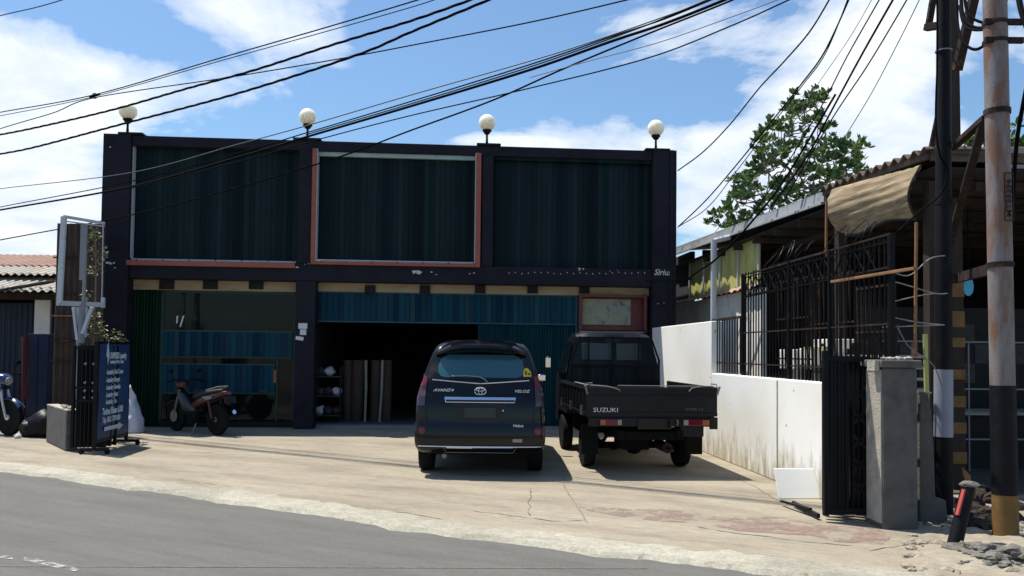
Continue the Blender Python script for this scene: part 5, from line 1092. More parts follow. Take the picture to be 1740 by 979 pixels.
# folded black gate
gx0 = G(1401, 888); gx1 = G(1480, 888); gw = (gx1 - gx0).length; t = thing('folding_gate', 'right black folding gate pushed together beside the grey concrete pillar', 'gate', (gx0.x, gx0.y, 0), R(1.0)); gh = AT(1440, 596, gx0.y).z
for k_ in range(6):
    y = .0 + k_ * .13; b = MB(); fo = .052 * k_; fr_ = .008 * k_
    b.box(fo, .045 + fo, y, y + .05, .06, gh - (.004 if k_ else 0)); b.box(gw - .05 + fr_, gw + fr_ - .01, y, y + .05, .06, gh - .02 * k_ - .05)
    b.box(.046 + fo, gw - .051 + fr_, y + .005, y + .045, .07, .13); b.box(.046 + fo, gw - .051 + fr_, y + .005, y + .045, gh - .1, gh - .05)
    for i in range(5):
        x = max(.06 + i * .036, .05 + fo)
        if x + .03 < .26: b.box(x, x + .03, y + .012 + .006 * (i % 2), y + .036, .131, gh - .101)
    for i in range(3):
        x = .27 + i * .05
        if k_ < 2 and x > fo + .05: b.box(x, x + .014, y + .015, y + .033, .131, gh - .101)
    zc = .25
    while zc < gh - .25 and k_ in (0, 3):
        b.bar((.27, y + .01, zc), (gw - .04, y + .01, zc + .13), .012, .03); b.bar((.27, y + .01, zc + .13), (gw - .04, y + .01, zc), .012, .03); zc += .22
    b.build('gate_leaf', 'navy_gate', t)
b = MB(); b.box(-.03, .0, .1, .75, .02, .06); b.build('gate_track', 'navy_gate', t)
b = MB(); b.bar((-.03, .25, .075), (-.12, .80, .05), .03, .02); b.build('lower_arm', 'navy_gate', t)
# concrete pillar
t = thing('gate_pillar', 'tall grey concrete gate pillar with pale cap beside the folded black gate', 'pillar', G(1530, 900), R(3))
pz = AT(1530, 612, 7.2).z; w0 = .16
b = MB(); b.box(-.155, .165, 0, .34, -.02, pz - .07); b.build('pillar_body', 'concrete', t, bevel=.015)
b = MB(); b.box(-.185, .195, -.03, .37, pz - .068, pz); b.build('pillar_cap', 'concrete', t, bevel=.012)
b = MB(); b.box(-.166, -.156, .02, .33, .05, pz - .09); b.build('sunlit_face', 'concrete_pale', t)  # pale slab puts the sunlight on this side into the colour
b = MB(); random.seed(4); [b.blob((random.uniform(-.12, .13), random.uniform(0, .3), pz + .012), random.uniform(.02, .04), i, 1, .5, (1.3, 1, .6)) for i in range(14)]; b.box(-.23, -.187, 0, .14, pz - .10, pz - .005); b.build('mortar_lumps', 'concrete_pale', t)
# broken low wall right of it
t = thing('broken_wall', 'low broken concrete wall stub between grey pillar and black pole', 'wall', G(1580, 893))
b = MB(); p = G(1562, 895); yy = p.y + .12
pts = [AT(1563, 900, yy), AT(1612, 895, yy), AT(1608, 850, yy), AT(1590, 845, yy), AT(1588, 780, yy), AT(1583, 700, yy), AT(1578, 668, yy), AT(1563, 664, yy)]
b.prism(pts, (0, .3, 0)); b.build('stub_body', 'concrete', t, world=True, bevel=.012); b = MB(); [b.blob(AT(1565 + 4 * i, 668, yy + .1), .03, i, 1, .5, (1.2, 1, .5)) for i in range(4)]; b.build('broken_top', 'concrete_pale', t, world=True)

# ------------------------------------------------------------------ right neighbour shed
FXs = 5.2
syC = SX(1580, 262, FXs)[0]; sy0 = SX(1402, 325, FXs)[0]; sy1 = 19.0; zE = SX(1402, 325, FXs)[1]; zC = SX(1580, 260, FXs)[1]; zF = SX(1160, 416, FXs)[1]
t = site('open_shed', 'open fronted shed with zinc fascia, lime panels and dark interior on the right', 'shed', FXs, syC)
def lx(*q): return q
def lb(name, m_, *bs, bev=0):
    b = MB()
    for q in bs: b.box(*q)
    return b.build(name, m_, t, bevel=bev)
Lr = 9.0; yB = 9.0
# fascia gutter on the side eave
ya2 = sy0 - syC; yb2 = sy1 - syC
def quadbar(b, x0, x1, ya, za, yb, zb, h, x0b=None): b.add([(x0, ya, za - h), (x1, ya, za - h), (x1, ya, za), (x0, ya, za), (x0, yb, zb - h), (x1, yb, zb - h), (x1, yb, zb), (x0, yb, zb)], [(0, 1, 2, 3), (7, 6, 5, 4), (0, 4, 5, 1), (1, 5, 6, 2), (2, 6, 7, 3), (3, 7, 4, 0)])
b = MB(); quadbar(b, -.02, .02, ya2, zE, yb2, zF + .02, .17); quadbar(b, -.06, -.022, ya2, zE - .15, yb2, zF - .13, .035)
b.build('zinc_fascia', 'zinc_light', t)
b = MB(); b.corr((-.02, ya2, zE + .0), (0, yb2 - ya2, zF - zE), (Lr, 0, .6), (0, 0, 1), .18, .012, .01); b.build('roof_sheet', 'zinc', t)
b = MB(); b.corr((-.10, -.1, zC + .02), (0, ya2 + .1, zE - zC), (Lr, 0, .25), (0, 0, 1), .2, .035, .012); b.build('old_roof_sheet', 'roof_dark', t)
b = MB(); quadbar(b, -.05, .0, 0, zC, ya2 - .02, zE, .07); b.box(0, Lr, -.04, 0, zC - .09, zC + .05); b.box(0, Lr, -.075, -.045, zC - .02, zC + .03); b.build('eave_board', 'roof_dark', t)
b = MB(); b.box(.6, Lr, -.11, -.08, zC + .0, zC + .055); b.box(.6, Lr, -.08, -.05, zC - .16, zC - .12); b.build('front_gutter', 'zinc', t)
b = MB()
for i in range(9): y = .5 + i * .95; b.box(.02, Lr, y, y + .06, zE - .36, zE - .26)
for i in range(6): x = .6 + i * 1.3; b.box(x, x + .05, .1, yB, zE - .46, zE - .37)
b.build('rafters', 'dark_wood', t)
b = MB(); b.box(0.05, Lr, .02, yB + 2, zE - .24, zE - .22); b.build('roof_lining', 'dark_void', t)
b = MB()
for (x, y) in ((.05, .1), (.05, 2.2), (3.2, .1)): b = MB(); b.box(x, x + .12, y, y + .12, 0, zE - .36); b.build('shed_post', 'dark_wood', t)
# lime translucent panels and white lower wall on the flank
wx = .18; w_a = SX(1292, 450, FXs + wx)[0] - syC; w_b = SX(1174, 450, FXs + wx)[0] - syC; zS = 2.80
b = MB(); b.corr((wx, w_a, zS), (0, w_b - w_a, 0), (0, 0, zE - .22 - zS), (-1, 0, 0), .45, .012, .006); b.build('lime_panel', 'lime', t)
b = MB()
for i in range(5): y = w_a + (w_b - w_a) * i / 4; b.box(wx - .045, wx - .018, y - .02, y + .02, zS - .02, zE - .2)
b.build('panel_batten', 'white_frame', t)
b = MB(); b.corr((wx - .12, w_a, zS - .06), (0, w_b - w_a + 2.5, 0), (.12, 0, .08), (0, 0, 1), .3, .02, .008); b.build('skirt_sheet', 'rust_roof', t)
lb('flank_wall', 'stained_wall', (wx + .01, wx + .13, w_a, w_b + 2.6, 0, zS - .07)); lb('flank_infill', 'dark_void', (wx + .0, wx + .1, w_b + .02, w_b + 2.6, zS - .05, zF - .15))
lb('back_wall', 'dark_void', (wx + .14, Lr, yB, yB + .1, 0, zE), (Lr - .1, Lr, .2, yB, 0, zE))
lb('inner_floor', 'inner_floor', (.2, Lr, .3, yB - .01, -.05, .02))
# dim plank partition with pale rails and tiles inside
yp = 3.4; random.seed(9)
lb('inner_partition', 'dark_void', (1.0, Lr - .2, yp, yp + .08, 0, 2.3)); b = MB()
for i in range(11):
    for j in range(3):
        if (i + j) % 2 == 0: x = 1.3 + i * .3; b.box(x, x + .298, yp - .012, yp - .002, 1.15 + j * .3, 1.448 + j * .3)
b.build('checker_tiles', 'shade_stuff', t)
b = MB()
for z_ in (.45, .8, 1.12, 1.75): b.bar((.5, yp - 1.5, z_), (Lr - .5, yp - 1.5, z_), .02)
for i in range(12): b.bar((.6 + i * .55, yp - 1.5, 0), (.6 + i * .55, yp - 1.5, 1.75), .014)
b.build('inner_railing', 'zinc', t)
lb('counter', 'inner', (1.2, Lr - 1.5, yp - 1.2, yp - .5, 0, .75)); lb('counter_top', 'concrete_pale', (1.1, Lr - 1.4, yp - 1.25, yp - .45, .752, .79))
# awning of woven tarp hanging below the eave
pA_ = S(1414, 322, FXs - .08); pB_ = S(1563, 280, FXs - .08); pC_ = S(1558, 368, FXs - .02); pD_ = S(1422, 394, FXs - .02)
def tarpf(u, v):
    top = pA_.lerp(pB_, u); bot = pD_.lerp(pC_, u); p = top.lerp(bot, v)
    sag = .10 * math.sin(math.pi * v) + .02 * math.sin(u * 5 + v * 4) + .006 * math.sin(v * 34 + u * 9 + 2 * math.sin(u * 6)) + .005 * math.sin(u * 19 - v * 6)
    p = p - U * sag; p.z += -.05 * math.sin(math.pi * u) * v - .05 * v * math.sin(u * 7); return p
b = MB(); b.grid(tarpf, 44, 30, U * .012); tag(b.build('woven_awning', 'tarp', smooth=True, ang=80), 'sagging beige woven awning hanging under the shed eave', 'awning')
b = MB(); b.tube([tarpf(u / 10, 1.0) for u in range(11)], .016, 6); b.tube([tarpf(1, v / 6) for v in range(7)], .014, 6); tag(b.build('awning_cord', 'dark_wood'), 'dark hem cord along the lower edge of the beige awning', 'cord')
# white drain pipe
q0 = S(1213, 408, FXs - .35); q1 = S(1212, 560, FXs - .35); q1.z = 0; b = MB(); b.tube([q0, q1], .055, 16); b.tube([q0 + Vector((0, 0, -.02)), q0 + U * .3 + Vector((0, 0, .06))], .05, 12)
tag(b.build('drain_pipe', 'white_frame', smooth=True), 'thick white downpipe under the zinc fascia', 'pipe')
# blue plate
p = AT(1646, 487, 8.9); b = MB(); b.lathe([(.001, 0), (.09, 0), (.09, .015), (.001, .016)], 24, axis='y'); o = b.build('blue_plate', 'blue_sign', base=False); o.scale = (.62, 1, 1.15); o.location = p; tag(o, 'small sky blue oval plate hanging between the poles', 'plate')
b = MB(); b.bar(p + Vector((0, .01, .1)), p + Vector((0, .01, .9)), .012); tag(b.build('hanging_wire', 'cable'), 'wire that holds the small blue oval plate', 'wire')

# ------------------------------------------------------------------ poles
def pole(label, name, pts, rr, bands, extra=None, group='utility poles at the right'):
    """pts bottom and top; bands (z0, z1, material)"""
    pb, pt = Vector(pts[0]), Vector(pts[1]); t = thing(name, label, 'pole', pb, 0, group); ax = (pt - pb)
    def at_(z): return ax * ((z - pb.z) / ax.z)
    b = MB(); b.tube([at_(pb.z), at_(pt.z)], [rr[0], rr[1]], 28); b.build('pole_shaft', bands[0], t, smooth=True)
    for (z0, z1, m_, ex_) in bands[1]:
        f0 = rr[0] + (rr[1] - rr[0]) * z0 / pt.z + ex_; b = MB(); b.tube([at_(z0), at_(z1)], [f0, f0 - .001], 28); b.build('painted_band', m_, t, smooth=True)
    return t, at_
pbk = G(1603, 872); top = AT(1603.5, -120, pbk.y)
def zat(x, y, Y): return AT(x, y, Y).z
tP1, at1 = pole('slim black pole with one greyish white band, left of the pair', 'utility_pole', (pbk, top), (.088, .062), ('pole_black', [(zat(1603, 742, pbk.y), zat(1603, 628, pbk.y), 'pole_white', .003)]))
b = MB()
for y, e_ in ((88, .012), (348, .02)): b = MB(); z = zat(1603, y, pbk.y); b.tube([at1(z), at1(z + e_)], .079, 20); b.build('collar', 'zinc' if y < 100 else 'pole_black', tP1, smooth=True)
pbg = G(1709, 917); topg = AT(1688, -120, pbg.y)
tP2, at2 = pole('thick rusty grey pole with black and ochre bands at its foot, rightmost', 'utility_pole', (pbg, topg), (.098, .094), ('pole_grey', [(0, zat(1709, 840, pbg.y), 'pole_yellow', .003), (zat(1709, 840, pbg.y) + .001, zat(1709, 655, pbg.y), 'pole_black', .004)]))
b = MB()
for y in (455, 195): b = MB(); z = zat(1700, y, pbg.y); b.tube([at2(z), at2(z + .045)], .106, 20); b.build('clamp', 'rust_metal', tP2)
for y in (75, 44): b = MB(); z = zat(1695, y, pbg.y); c = at2(z); b.tube([c, c + Vector((0, 0, .03))], .105, 20); b.bar(c + Vector((-.13, -.06, .01)), c + Vector((.2, -.06, .01)), .03, .05); b.build('crosspiece', 'rust_metal', tP2)
z0 = zat(1700, 378, pbg.y); z1 = zat(1700, 298, pbg.y); c = at2(z0); b = MB(); b.tube([at2(z0 + (z1 - z0) * 0), at2(z1)], .0975, 28)
b = MB(); cc = at2((z0 + z1) / 2) + Vector((.028, -.097, 0)); hh_ = (z1 - z0) / 2
for (dx, dz, sx_, sz_) in ((-.036, 0, .003, hh_), (.036, 0, .003, hh_), (0, hh_, .039, .003), (0, -hh_, .039, .003)): b.box(cc.x + dx - sx_, cc.x + dx + sx_, cc.y - .004, cc.y + .012, cc.z + dz - sz_, cc.z + dz + sz_)
b.text('MT55256', .062, Matrix.Translation(cc + Vector((0, -.003, -hh_ + .03))) @ Matrix.Rotation(R(90), 4, 'X') @ Matrix.Rotation(R(90), 4, 'Z'), .002, sx=1.35); b.build('stencil_number', 'black', tP2)
# square timber post painted with ochre blocks
Ysq = 9.3; pq = AT(1630, 700, Ysq); t = thing('striped_post', 'square dark post with ochre painted blocks between the two poles', 'post', (pq.x, Ysq, 0)); b = MB(); b.box(-.075, .075, 0, .15, 0, zat(1630, -130, Ysq)); 
b = MB(); zt_ = zat(1628, -130, Ysq); b.bar((0, .07, 0), (-.06, .07, zt_), .15, .15); b.build('post_body', 'dark_wood', t); b = MB()
for (ya_, yb_) in ((505, 474), (556, 529), (590, 574), (645, 628), (692, 673), (737, 718), (788, 768)):
    za_, zb_ = zat(1630, ya_, Ysq), zat(1630, yb_, Ysq); xo = -.06 * za_ / zt_; b.box(xo - .082, xo + .082, -.012, .1, za_, zb_)
b.build('ochre_blocks', 'pole_yellow', t)
# rusty braces between the poles
def rb(name, label, x0, y0, Y0, x1, y1, Y1, w_, h_=None, m_='rust_metal'): b = MB(); b.bar(AT(x0, y0, Y0), AT(x1, y1, Y1), w_, h_ or w_); return tag(b.build(name, m_, bevel=.004), label, 'brace', 'rusty braces on the poles')
rb('brace', 'orange brown brace rising from the black pole to the upper grey pole clamp', 1618, 252, 8.2, 1676, 200, 7.0, .07, .05, 'orange_rust' if False else 'rust_metal')
rb('brace', 'dark steep brace dropping from the upper grey pole clamp behind the shed', 1672, 205, 7.1, 1612, 420, 8.6, .07, .05)
rb('brace', 'long dark brace slanting across the top between the two poles', 1668, -60, 8.2, 1626, 120, 8.6, .09, .07)
rb('brace', 'short dark brace at the very top left of the black pole', 1592, -40, 8.4, 1577, 50, 8.4, .06, .05)
rb('brace', 'small crosspiece bolted left of the black pole near the top', 1573, 47, 8.3, 1606, 42, 8.1, .07)
rb('brace', 'rusty leg rising from the shed roof to the black pole', 1582, 256, 8.8, 1600, 170, 8.4, .055)
rb('brace', 'flat rusty bar from the striped post to the lower grey pole clamp', 1622, 474, 9.0, 1688, 457, 7.0, .05, .10)

# leaning bollard and rubble
bb = G(1619, 934); bt = AT(1646, 826, bb.y + .05); t = thing('bollard', 'short leaning black bollard with one red stripe in broken concrete', 'bollard', bb)
b = MB(); b.tube([(0, 0, -.02), bt - bb], [.058, .052], 20); b.build('bollard_tube', 'pole_black', t, smooth=True)
d = (bt - bb); b = MB(); b.bar(d * .55 + Vector((-.05, -.028, 0)), d * .95 + Vector((-.046, -.028, 0)), .028, .02); b.build('red_stripe', mat('red_stripe', (.45, .06, .05), .6), t)
b = MB(); b.blob(d + Vector((.005, 0, .01)), .062, 3, 2, .25, (1.2, 1, .5)); b.build('crushed_top', 'rubble_dark', t)
random.seed(31)
def rocks(name, label, pts, m_, cat='rubble', grp=None):
    for i, (x, y, r_, l_) in enumerate(pts):
        g_ = G(x, y); b = MB(); b.blob((g_.x, g_.y, r_ * .35), r_, i * 3 + len(label), 4, .7, (1.4, 1, .55)); tag(b.build(name, m_, smooth=True, ang=30), l_, cat, grp)
rocks('rubble_lump', 'a', [(1655, 950, .13, 'large grey lump of broken concrete at the bollard foot'), (1686, 962, .10, 'dark grey concrete lump right of the bollard'), (1722, 955, .13, 'dark broken lump at the lower right edge'), (1636, 962, .05, 'small lump in front of the bollard')], 'rubble_dark', grp='lumps around the bollard')
b = MB()
for i in range(150):
    x = random.uniform(1540, 1745); y = random.uniform(868, 975); g_ = G(x, y)
    b.blob((g_.x, g_.y, .005), random.choice((.012, .02, .03, .05)), i, 1, .6, (1.3, 1, .7))
tag(b.build('gravel', 'rubble'), 'loose gravel and mortar bits around the poles and the bollard', 'gravel', kind='stuff')
b = MB()
for i in range(60):
    x = random.uniform(1640, 1745); y = random.uniform(838, 905); g_ = G(x, y); b.blob((g_.x, g_.y + .1, .03), random.uniform(.03, .09), i, 1, .7, (1.4, 1, .8))
tag(b.build('debris', 'dark_wood'), 'heap of dark debris and offcuts between the two poles', 'debris', kind='stuff')
g_ = G(1662, 866); b = MB(); b.grid(lambda u, v: (g_.x + .08 * (u - .5) + .03 * math.sin(v * 5), g_.y + .15, .02 + .38 * v * (1 - .2 * u)), 5, 6, (0, .02, 0)); tag(b.build('bent_scrap', 'timber'), 'curled pale offcut standing in the debris behind the bollard', 'scrap')
# earth bank so that the broken edge by the poles reads raised
b = MB()
def bank(u, v):
    x = 1500 + 300 * u; y = 893 + 92 * v; g_ = G(x, y); h = (.075 * math.sin(math.pi * min(1, u * 1.6) * .5) * math.sin(math.pi * v) ** .7 + .05 * noise.noise(g_ * 2.2) + .03 * noise.noise(g_ * 7)) * min(1, u * 4) - .022; return (g_.x, g_.y, h if 0 < v < 1 and u > 0 else -.03)
b.grid(bank, 60, 30); struct(b.build('broken_pavement', 'yard', smooth=True, base=False))

# ------------------------------------------------------------------ trees
def inpoly(p, poly):
    c = False; j = len(poly) - 1
    for i in range(len(poly)):
        a, d = poly[i], poly[j]
        if (a[1] > p[1]) != (d[1] > p[1]) and p[0] < (d[0] - a[0]) * (p[1] - a[1]) / (d[1] - a[1]) + a[0]: c = not c
        j = i
    return c
def tree(label, poly, Y, depth, base_px, ntip, lsize, seed, leafmat='leaf', extra=(), group='broad leaved trees behind the shed'):
    random.seed(seed); base = AT(base_px[0], 600, Y); base.z = 0
    t = thing('broadleaf_tree', label, 'tree', base, 0, group)
    xs = [p[0] for p in poly]; ys = [p[1] for p in poly]; tips = []; tries = 0
    cen = AT(sum(xs) / len(xs), sum(ys) / len(ys), Y)
    mind = .17
    while len(tips) < ntip and tries < 20000:
        tries += 1; p = (random.uniform(min(xs), max(xs)), random.uniform(min(ys), max(ys)))
        if not inpoly(p, poly): continue
        q = AT(p[0], p[1], Y + random.uniform(-depth, depth))
        if noise.noise(q * .9 + Vector((seed, 0, 0))) < -.22: continue
        if all((q - o).length > mind for o in tips): tips.append(q)
    tips += [AT(x, y, Y) for x, y in extra]
    zt_ = cen.z - (max(ys) - min(ys)) / FPX * Y * .42
    nodes = []; par = []
    for k in range(7): nodes.append(Vector((base.x + (cen.x - base.x) * (k / 6) ** 1.5 + .08 * math.sin(k), Y, zt_ * k / 6))); par.append(k - 1)
    root_n = 6
    for q in sorted(tips, key=lambda p: (p - nodes[6]).length):
        best = min(range(4, len(nodes)), key=lambda i: (nodes[i] - q).length + (.6 if nodes[i].z > q.z + .1 else 0) + .12 * (nodes[i] - nodes[6]).length)
        a = nodes[best]; pr = best; steps = max(2, int((q - a).length / .35))
        for s in range(1, steps + 1):
            f_ = s / steps; p = a.lerp(q, f_) + Vector((0, 0, -.10 * math.sin(math.pi * f_) * (q - a).length)) + Vector([random.gauss(0, .025) for _ in range(3)]) * (f_ < 1)
            nodes.append(p); par.append(pr); pr = len(nodes) - 1
    cnt = [0] * len(nodes); kids = set(par); leafn = [i for i in range(len(nodes)) if i not in kids]
    for i in leafn:
        j = i
        while j >= 0: cnt[j] += 1; j = par[j]
    tr_ = MB(); br = MB()
    for i in range(1, len(nodes)):
        r1_ = .007 * math.sqrt(cnt[i]) + .003; r0_ = .007 * math.sqrt(cnt[par[i]]) + .003; (tr_ if i <= 6 else br).tube([nodes[par[i]], nodes[i]], [min(r0_, r1_ * 1.5), r1_], 6 if i > 6 else 12, cap=False)
    tr_.build('trunk', 'bark', t, world=True, smooth=True, ang=80); br.build('branches', 'bark', t, world=True, smooth=True, ang=80)
    lf = MB()
    for i in leafn:
        p = nodes[i]; ax = (p - nodes[par[i]]).normalized() + Vector((0, 0, .5))
        for c_ in range(random.choice((2, 3, 3, 4))):
            pc_ = p + Vector([random.gauss(0, .13) for _ in range(3)]) * (c_ > 0)
            for _ in range(random.randint(11, 17)):
                a_ = random.uniform(0, 6.28); el_ = random.uniform(-.5, .9); dd = Vector((math.cos(a_) * math.cos(el_), math.sin(a_) * math.cos(el_), math.sin(el_))) + ax * .35
                leaf(lf, pc_ + dd * .02, dd.normalized(), lsize * random.uniform(.45, 1.25))
    lf.build('crown', leafmat, t, world=True)
    return t
crown = [(1228, 366), (1250, 330), (1252, 312), (1290, 276), (1284, 236), (1306, 214), (1325, 196), (1352, 178), (1374, 160), (1398, 172), (1402, 196), (1418, 222), (1432, 246), (1462, 250), (1468, 282), (1446, 306), (1420, 330), (1400, 362), (1380, 420), (1300, 420), (1238, 385)]
tree('broad leaved tree with a ragged open crown rising behind the zinc fascia', crown, 21.0, 1.5, (1345, 0), 430, .18, 6, extra=[(1212, 366), (1214, 372), (1240, 378), (1226, 384), (1205, 378)])
tree('small distant treetop just showing between the two utility poles', [(1625, 245), (1650, 236), (1700, 232), (1738, 238), (1745, 290), (1622, 290)], 24.0, 1.2, (1680, 0), 60, .26, 9)

# ------------------------------------------------------------------ overhead cables
S1 = G(257, 750); S2 = G(1350, 860); NP = (S2 - S1).cross(Vector((-.3, .22, 1)))
NPn = NP.normalized()
def CB(x, y, off=0.0): return PL(x, y, S1 + NPn * off, NPn)
def cable(label, P, r=.0085, m_='cable', group='overhead cables across the street front', twist=False):
    pts = spline(P, 14); b = MB()
    if twist:
        acc = 0; cen = []
        for i, p in enumerate(pts):
            if i: acc += (p - pts[i - 1]).length
            cen.append((p, acc))
        dense = []
        for (p, s0), (q, s1) in zip(cen, cen[1:]):
            n_ = max(1, int((s1 - s0) / .05))
            dense += [(p.lerp(q, k / n_), s0 + (s1 - s0) * k / n_) for k in range(n_)]
        for ph in (0, 2.1, 4.2):
            line = []
            for i, (p, s_) in enumerate(dense):
                t_ = (dense[min(i + 1, len(dense) - 1)][0] - dense[max(i - 1, 0)][0]).normalized(); x_ = t_.cross(Vector((0, 0, 1))).normalized(); y_ = t_.cross(x_); a_ = s_ * 2 * math.pi / .9 + ph
                line.append(p + (x_ * math.cos(a_) + y_ * math.sin(a_)) * r * .7)
            b.tube(line, r * .62, 5)
    else: b.tube(pts, r, 6)
    return tag(b.build('power_cable', m_, smooth=True, ang=80), label, 'cable', group)
def CP(pix, off=0.0): return [CB(x, y, off) for x, y in pix]
cable('short thin cable cutting the top left corner of the sky', CP([(-60, 46), (0, 27), (60, 13), (112, -2), (230, -40)], -.6), .010)
cable('upper of two close thin cables above the knot at left', CP([(-60, 204), (0, 191), (161, 161), (380, 97), (560, 45), (700, 3), (800, -28)], -.3), .010)
cable('lower of two close thin cables above the knot at left', CP([(-60, 208), (0, 197), (161, 164), (380, 102), (560, 52), (700, 12), (760, -8)], -.33), .007)
cable('thin cable leaving the knot and crossing both twisted cables', CP([(-60, 243), (0, 219), (90, 192), (161, 166), (386, 132), (560, 103), (700, 77), (900, 38), (1065, 0), (1150, -22)], -.2), .009)
b = MB(); k_ = CB(161, 163, -.3); b.tube([k_ + Vector((.05 * math.cos(q), 0, .05 * math.sin(q))) for q in [i * .7 for i in range(9)]], .010, 6); b.bar(k_ + Vector((-.1, 0, -.03)), k_ + Vector((.1, 0, .03)), .03); tag(b.build('cable_knot', 'cable'), 'knot of wire where thin cables meet at upper left', 'knot')
cable('upper one of the two thick twisted cables', CP([(-70, 240), (0, 229), (70, 215), (190, 187), (320, 150), (430, 120), (560, 78), (700, 35), (805, -2), (900, -38)], 0), .016, twist=True)
cable('lower one of the two thick twisted cables', CP([(-70, 275), (0, 262), (60, 250), (200, 213), (400, 160), (600, 96), (700, 54), (835, -2), (900, -32)], 0), .016, twist=True)
cable('highest thin cable passing over the left signboard', CP([(-60, 334), (0, 321), (220, 294), (402, 246), (520, 214), (700, 161), (940, 92), (1130, 28), (1205, -2), (1300, -40)], -.1), .008, 'cable_grey')
cable('thick black bundle passing between the second globe lamp and the parapet', CP([(-60, 370), (0, 357), (220, 318), (420, 263), (520, 233), (700, 180), (900, 119), (1040, 70), (1130, 40), (1238, -3), (1330, -45)], .05), .017)
cable('second strand just above the thick black bundle', CP([(-60, 366), (0, 352), (220, 309), (420, 256), (520, 226), (700, 172), (900, 110), (1040, 62), (1130, 32), (1215, -3), (1300, -40)], -.05), .009)
cable('third strand that parts from the black bundle near the top', CP([(520, 229), (700, 176), (900, 114), (1080, 50), (1170, 14), (1226, -8), (1300, -40)], .0), .008)
cable('thin cable running lower than the bundle to the top right', CP([(220, 321), (400, 276), (560, 232), (700, 196), (900, 150), (1100, 99), (1240, 45), (1345, -2), (1430, -40)], .1), .008)
cable('pale grey cable above the lower thin cable', CP([(900, 132), (1000, 104), (1120, 72), (1240, 30), (1300, 8), (1350, -12)], .12), .005, 'cable_grey')
cable('lowest cable crossing the middle signboard up to the bundle', CP([(-60, 421), (0, 408), (220, 366), (400, 320), (576, 267), (700, 221), (836, 171), (960, 116), (1100, 58), (1240, 2), (1320, -36)], -.02), .011)
# drops from the building corner to the poles at the right
def DP(pix, Y0, Y1): n_ = len(pix) - 1; return [AT(x, y, Y0 + (Y1 - Y0) * (i / n_)) for i, (x, y) in enumerate(pix)]
gp = 'service cables from the building corner up to the right'
cable('single wavy cable from the building corner to the top, left of the rest', DP([(1152, 290), (1195, 258), (1240, 212), (1290, 150), (1332, 105), (1375, 55), (1410, -2), (1430, -40)], 16.2, 9), .012, group=gp)
cable('long cable from mid height of the building corner past the tree', DP([(1152, 386), (1200, 340), (1250, 282), (1310, 208), (1360, 145), (1400, 90), (1443, -2), (1455, -40)], 16.2, 9), .012, group=gp)
cable('twin cable hanging slightly below the one past the tree', DP([(1152, 386), (1203, 352), (1256, 285), (1312, 212), (1363, 146), (1402, 92), (1440, 0), (1450, -40)], 16.1, 8.9), .008, group=gp)
cable('thin faint cable rising over the tree top', DP([(1215, 395), (1290, 300), (1380, 158), (1440, 70), (1482, -2), (1500, -40)], 15, 9), .005, 'cable_grey', group=gp)
cable('cable from the zinc fascia across the tree, second from right group left', DP([(1270, 376), (1330, 290), (1395, 182), (1440, 95), (1495, -2), (1515, -40)], 13, 8.5), .009, group=gp)
cable('dark thick cable left of the black pole', DP([(1310, 352), (1370, 268), (1412, 190), (1465, 92), (1520, -5), (1540, -40)], 12.5, 8.4), .014, group=gp)
cable('cable beside the dark thick one on its right', DP([(1330, 345), (1412, 205), (1475, 110), (1543, -4), (1560, -40)], 12, 8.3), .009, group=gp)
cable('rightmost thin cable left of the black pole, meeting the tree edge', DP([(1425, 250), (1480, 160), (1530, 65), (1563, -2), (1580, -40)], 12, 8.2), .006, group=gp)
cable('black drop cable hanging before the lime panels and fascia', DP([(1165, 478), (1185, 462), (1215, 442), (1250, 408), (1278, 376), (1330, 310), (1420, 160)], 16.2, 12), .018, group=gp)
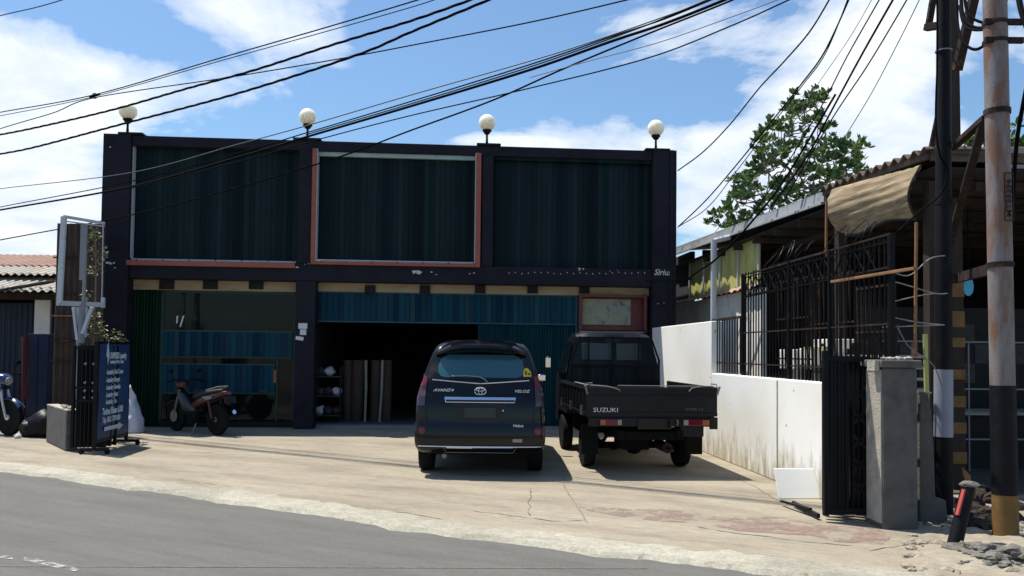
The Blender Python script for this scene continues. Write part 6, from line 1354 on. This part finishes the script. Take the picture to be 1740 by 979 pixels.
cable('thin cable tied across from the building corner at mid height', DP([(1098, 478), (1130, 478), (1160, 477), (1180, 474)], 15.9, 16.2), .008, group=gp)
# loops of slack cable between the poles
gl = 'slack black cable loops between the poles'
cable('largest slack cable loop hanging left of the grey pole', DP([(1625, -20), (1627, 40), (1636, 70), (1655, 84), (1675, 74), (1700, 35), (1715, -20)], 7.6, 6.9), .014, group=gl)
cable('middle slack cable loop hanging left of the grey pole', DP([(1632, -20), (1636, 25), (1650, 44), (1672, 47), (1690, 30), (1712, -20)], 7.5, 6.9), .016, group=gl)
cable('smallest slack cable loop tight against the grey pole top', DP([(1637, -20), (1644, 20), (1662, 36), (1685, 36), (1705, 10), (1718, -20)], 7.4, 6.9), .014, group=gl)
cable('flat cable tail running into the pole crosspiece', DP([(1630, 10), (1638, 42), (1655, 51), (1680, 50)], 7.5, 7.0), .012, group=gl)
cable('thick cable leaving the top right corner of the picture', DP([(1728, -20), (1736, 20), (1750, 60)], 6.5, 6.3), .022, group=gl)
cable('thick cable slanting down right of the grey pole', DP([(1752, 110), (1738, 180), (1728, 240), (1722, 320), (1720, 400)], 7.0, 7.6), .018, group=gl)
cable('vertical cable clipped along the black pole', DP([(1592, -20), (1593, 90), (1590, 200), (1596, 260), (1610, 290), (1598, 330), (1560, 362), (1510, 408)], 7.95, 7.9), .009, group=gl)
# thin pale wires tied between the fence end and the black pole
gw_ = 'thin pale wires tied to the black pole'
for i, (P, lab) in enumerate((([(1509, 460), (1545, 468), (1580, 440), (1612, 434)], 'topmost pale wire tied to the black pole'), ([(1510, 476), (1545, 486), (1590, 499), (1616, 498)], 'pale wire from the fence meeting the black pole at middle height'), ([(1512, 514), (1560, 503), (1590, 499)], 'pale wire rising from the fence to the middle knot on the black pole'), ([(1520, 540), (1560, 548), (1600, 552)], 'pale wire below the middle knot'), ([(1500, 556), (1560, 554), (1612, 552)], 'lowest level pale wire running to the black pole'), ([(1526, 558), (1545, 590), (1585, 620), (1602, 660)], 'loose pale wire drooping over the broken wall'))):
    cable(lab, DP(P, 7.6, 7.98), .006, 'zinc', group=gw_)
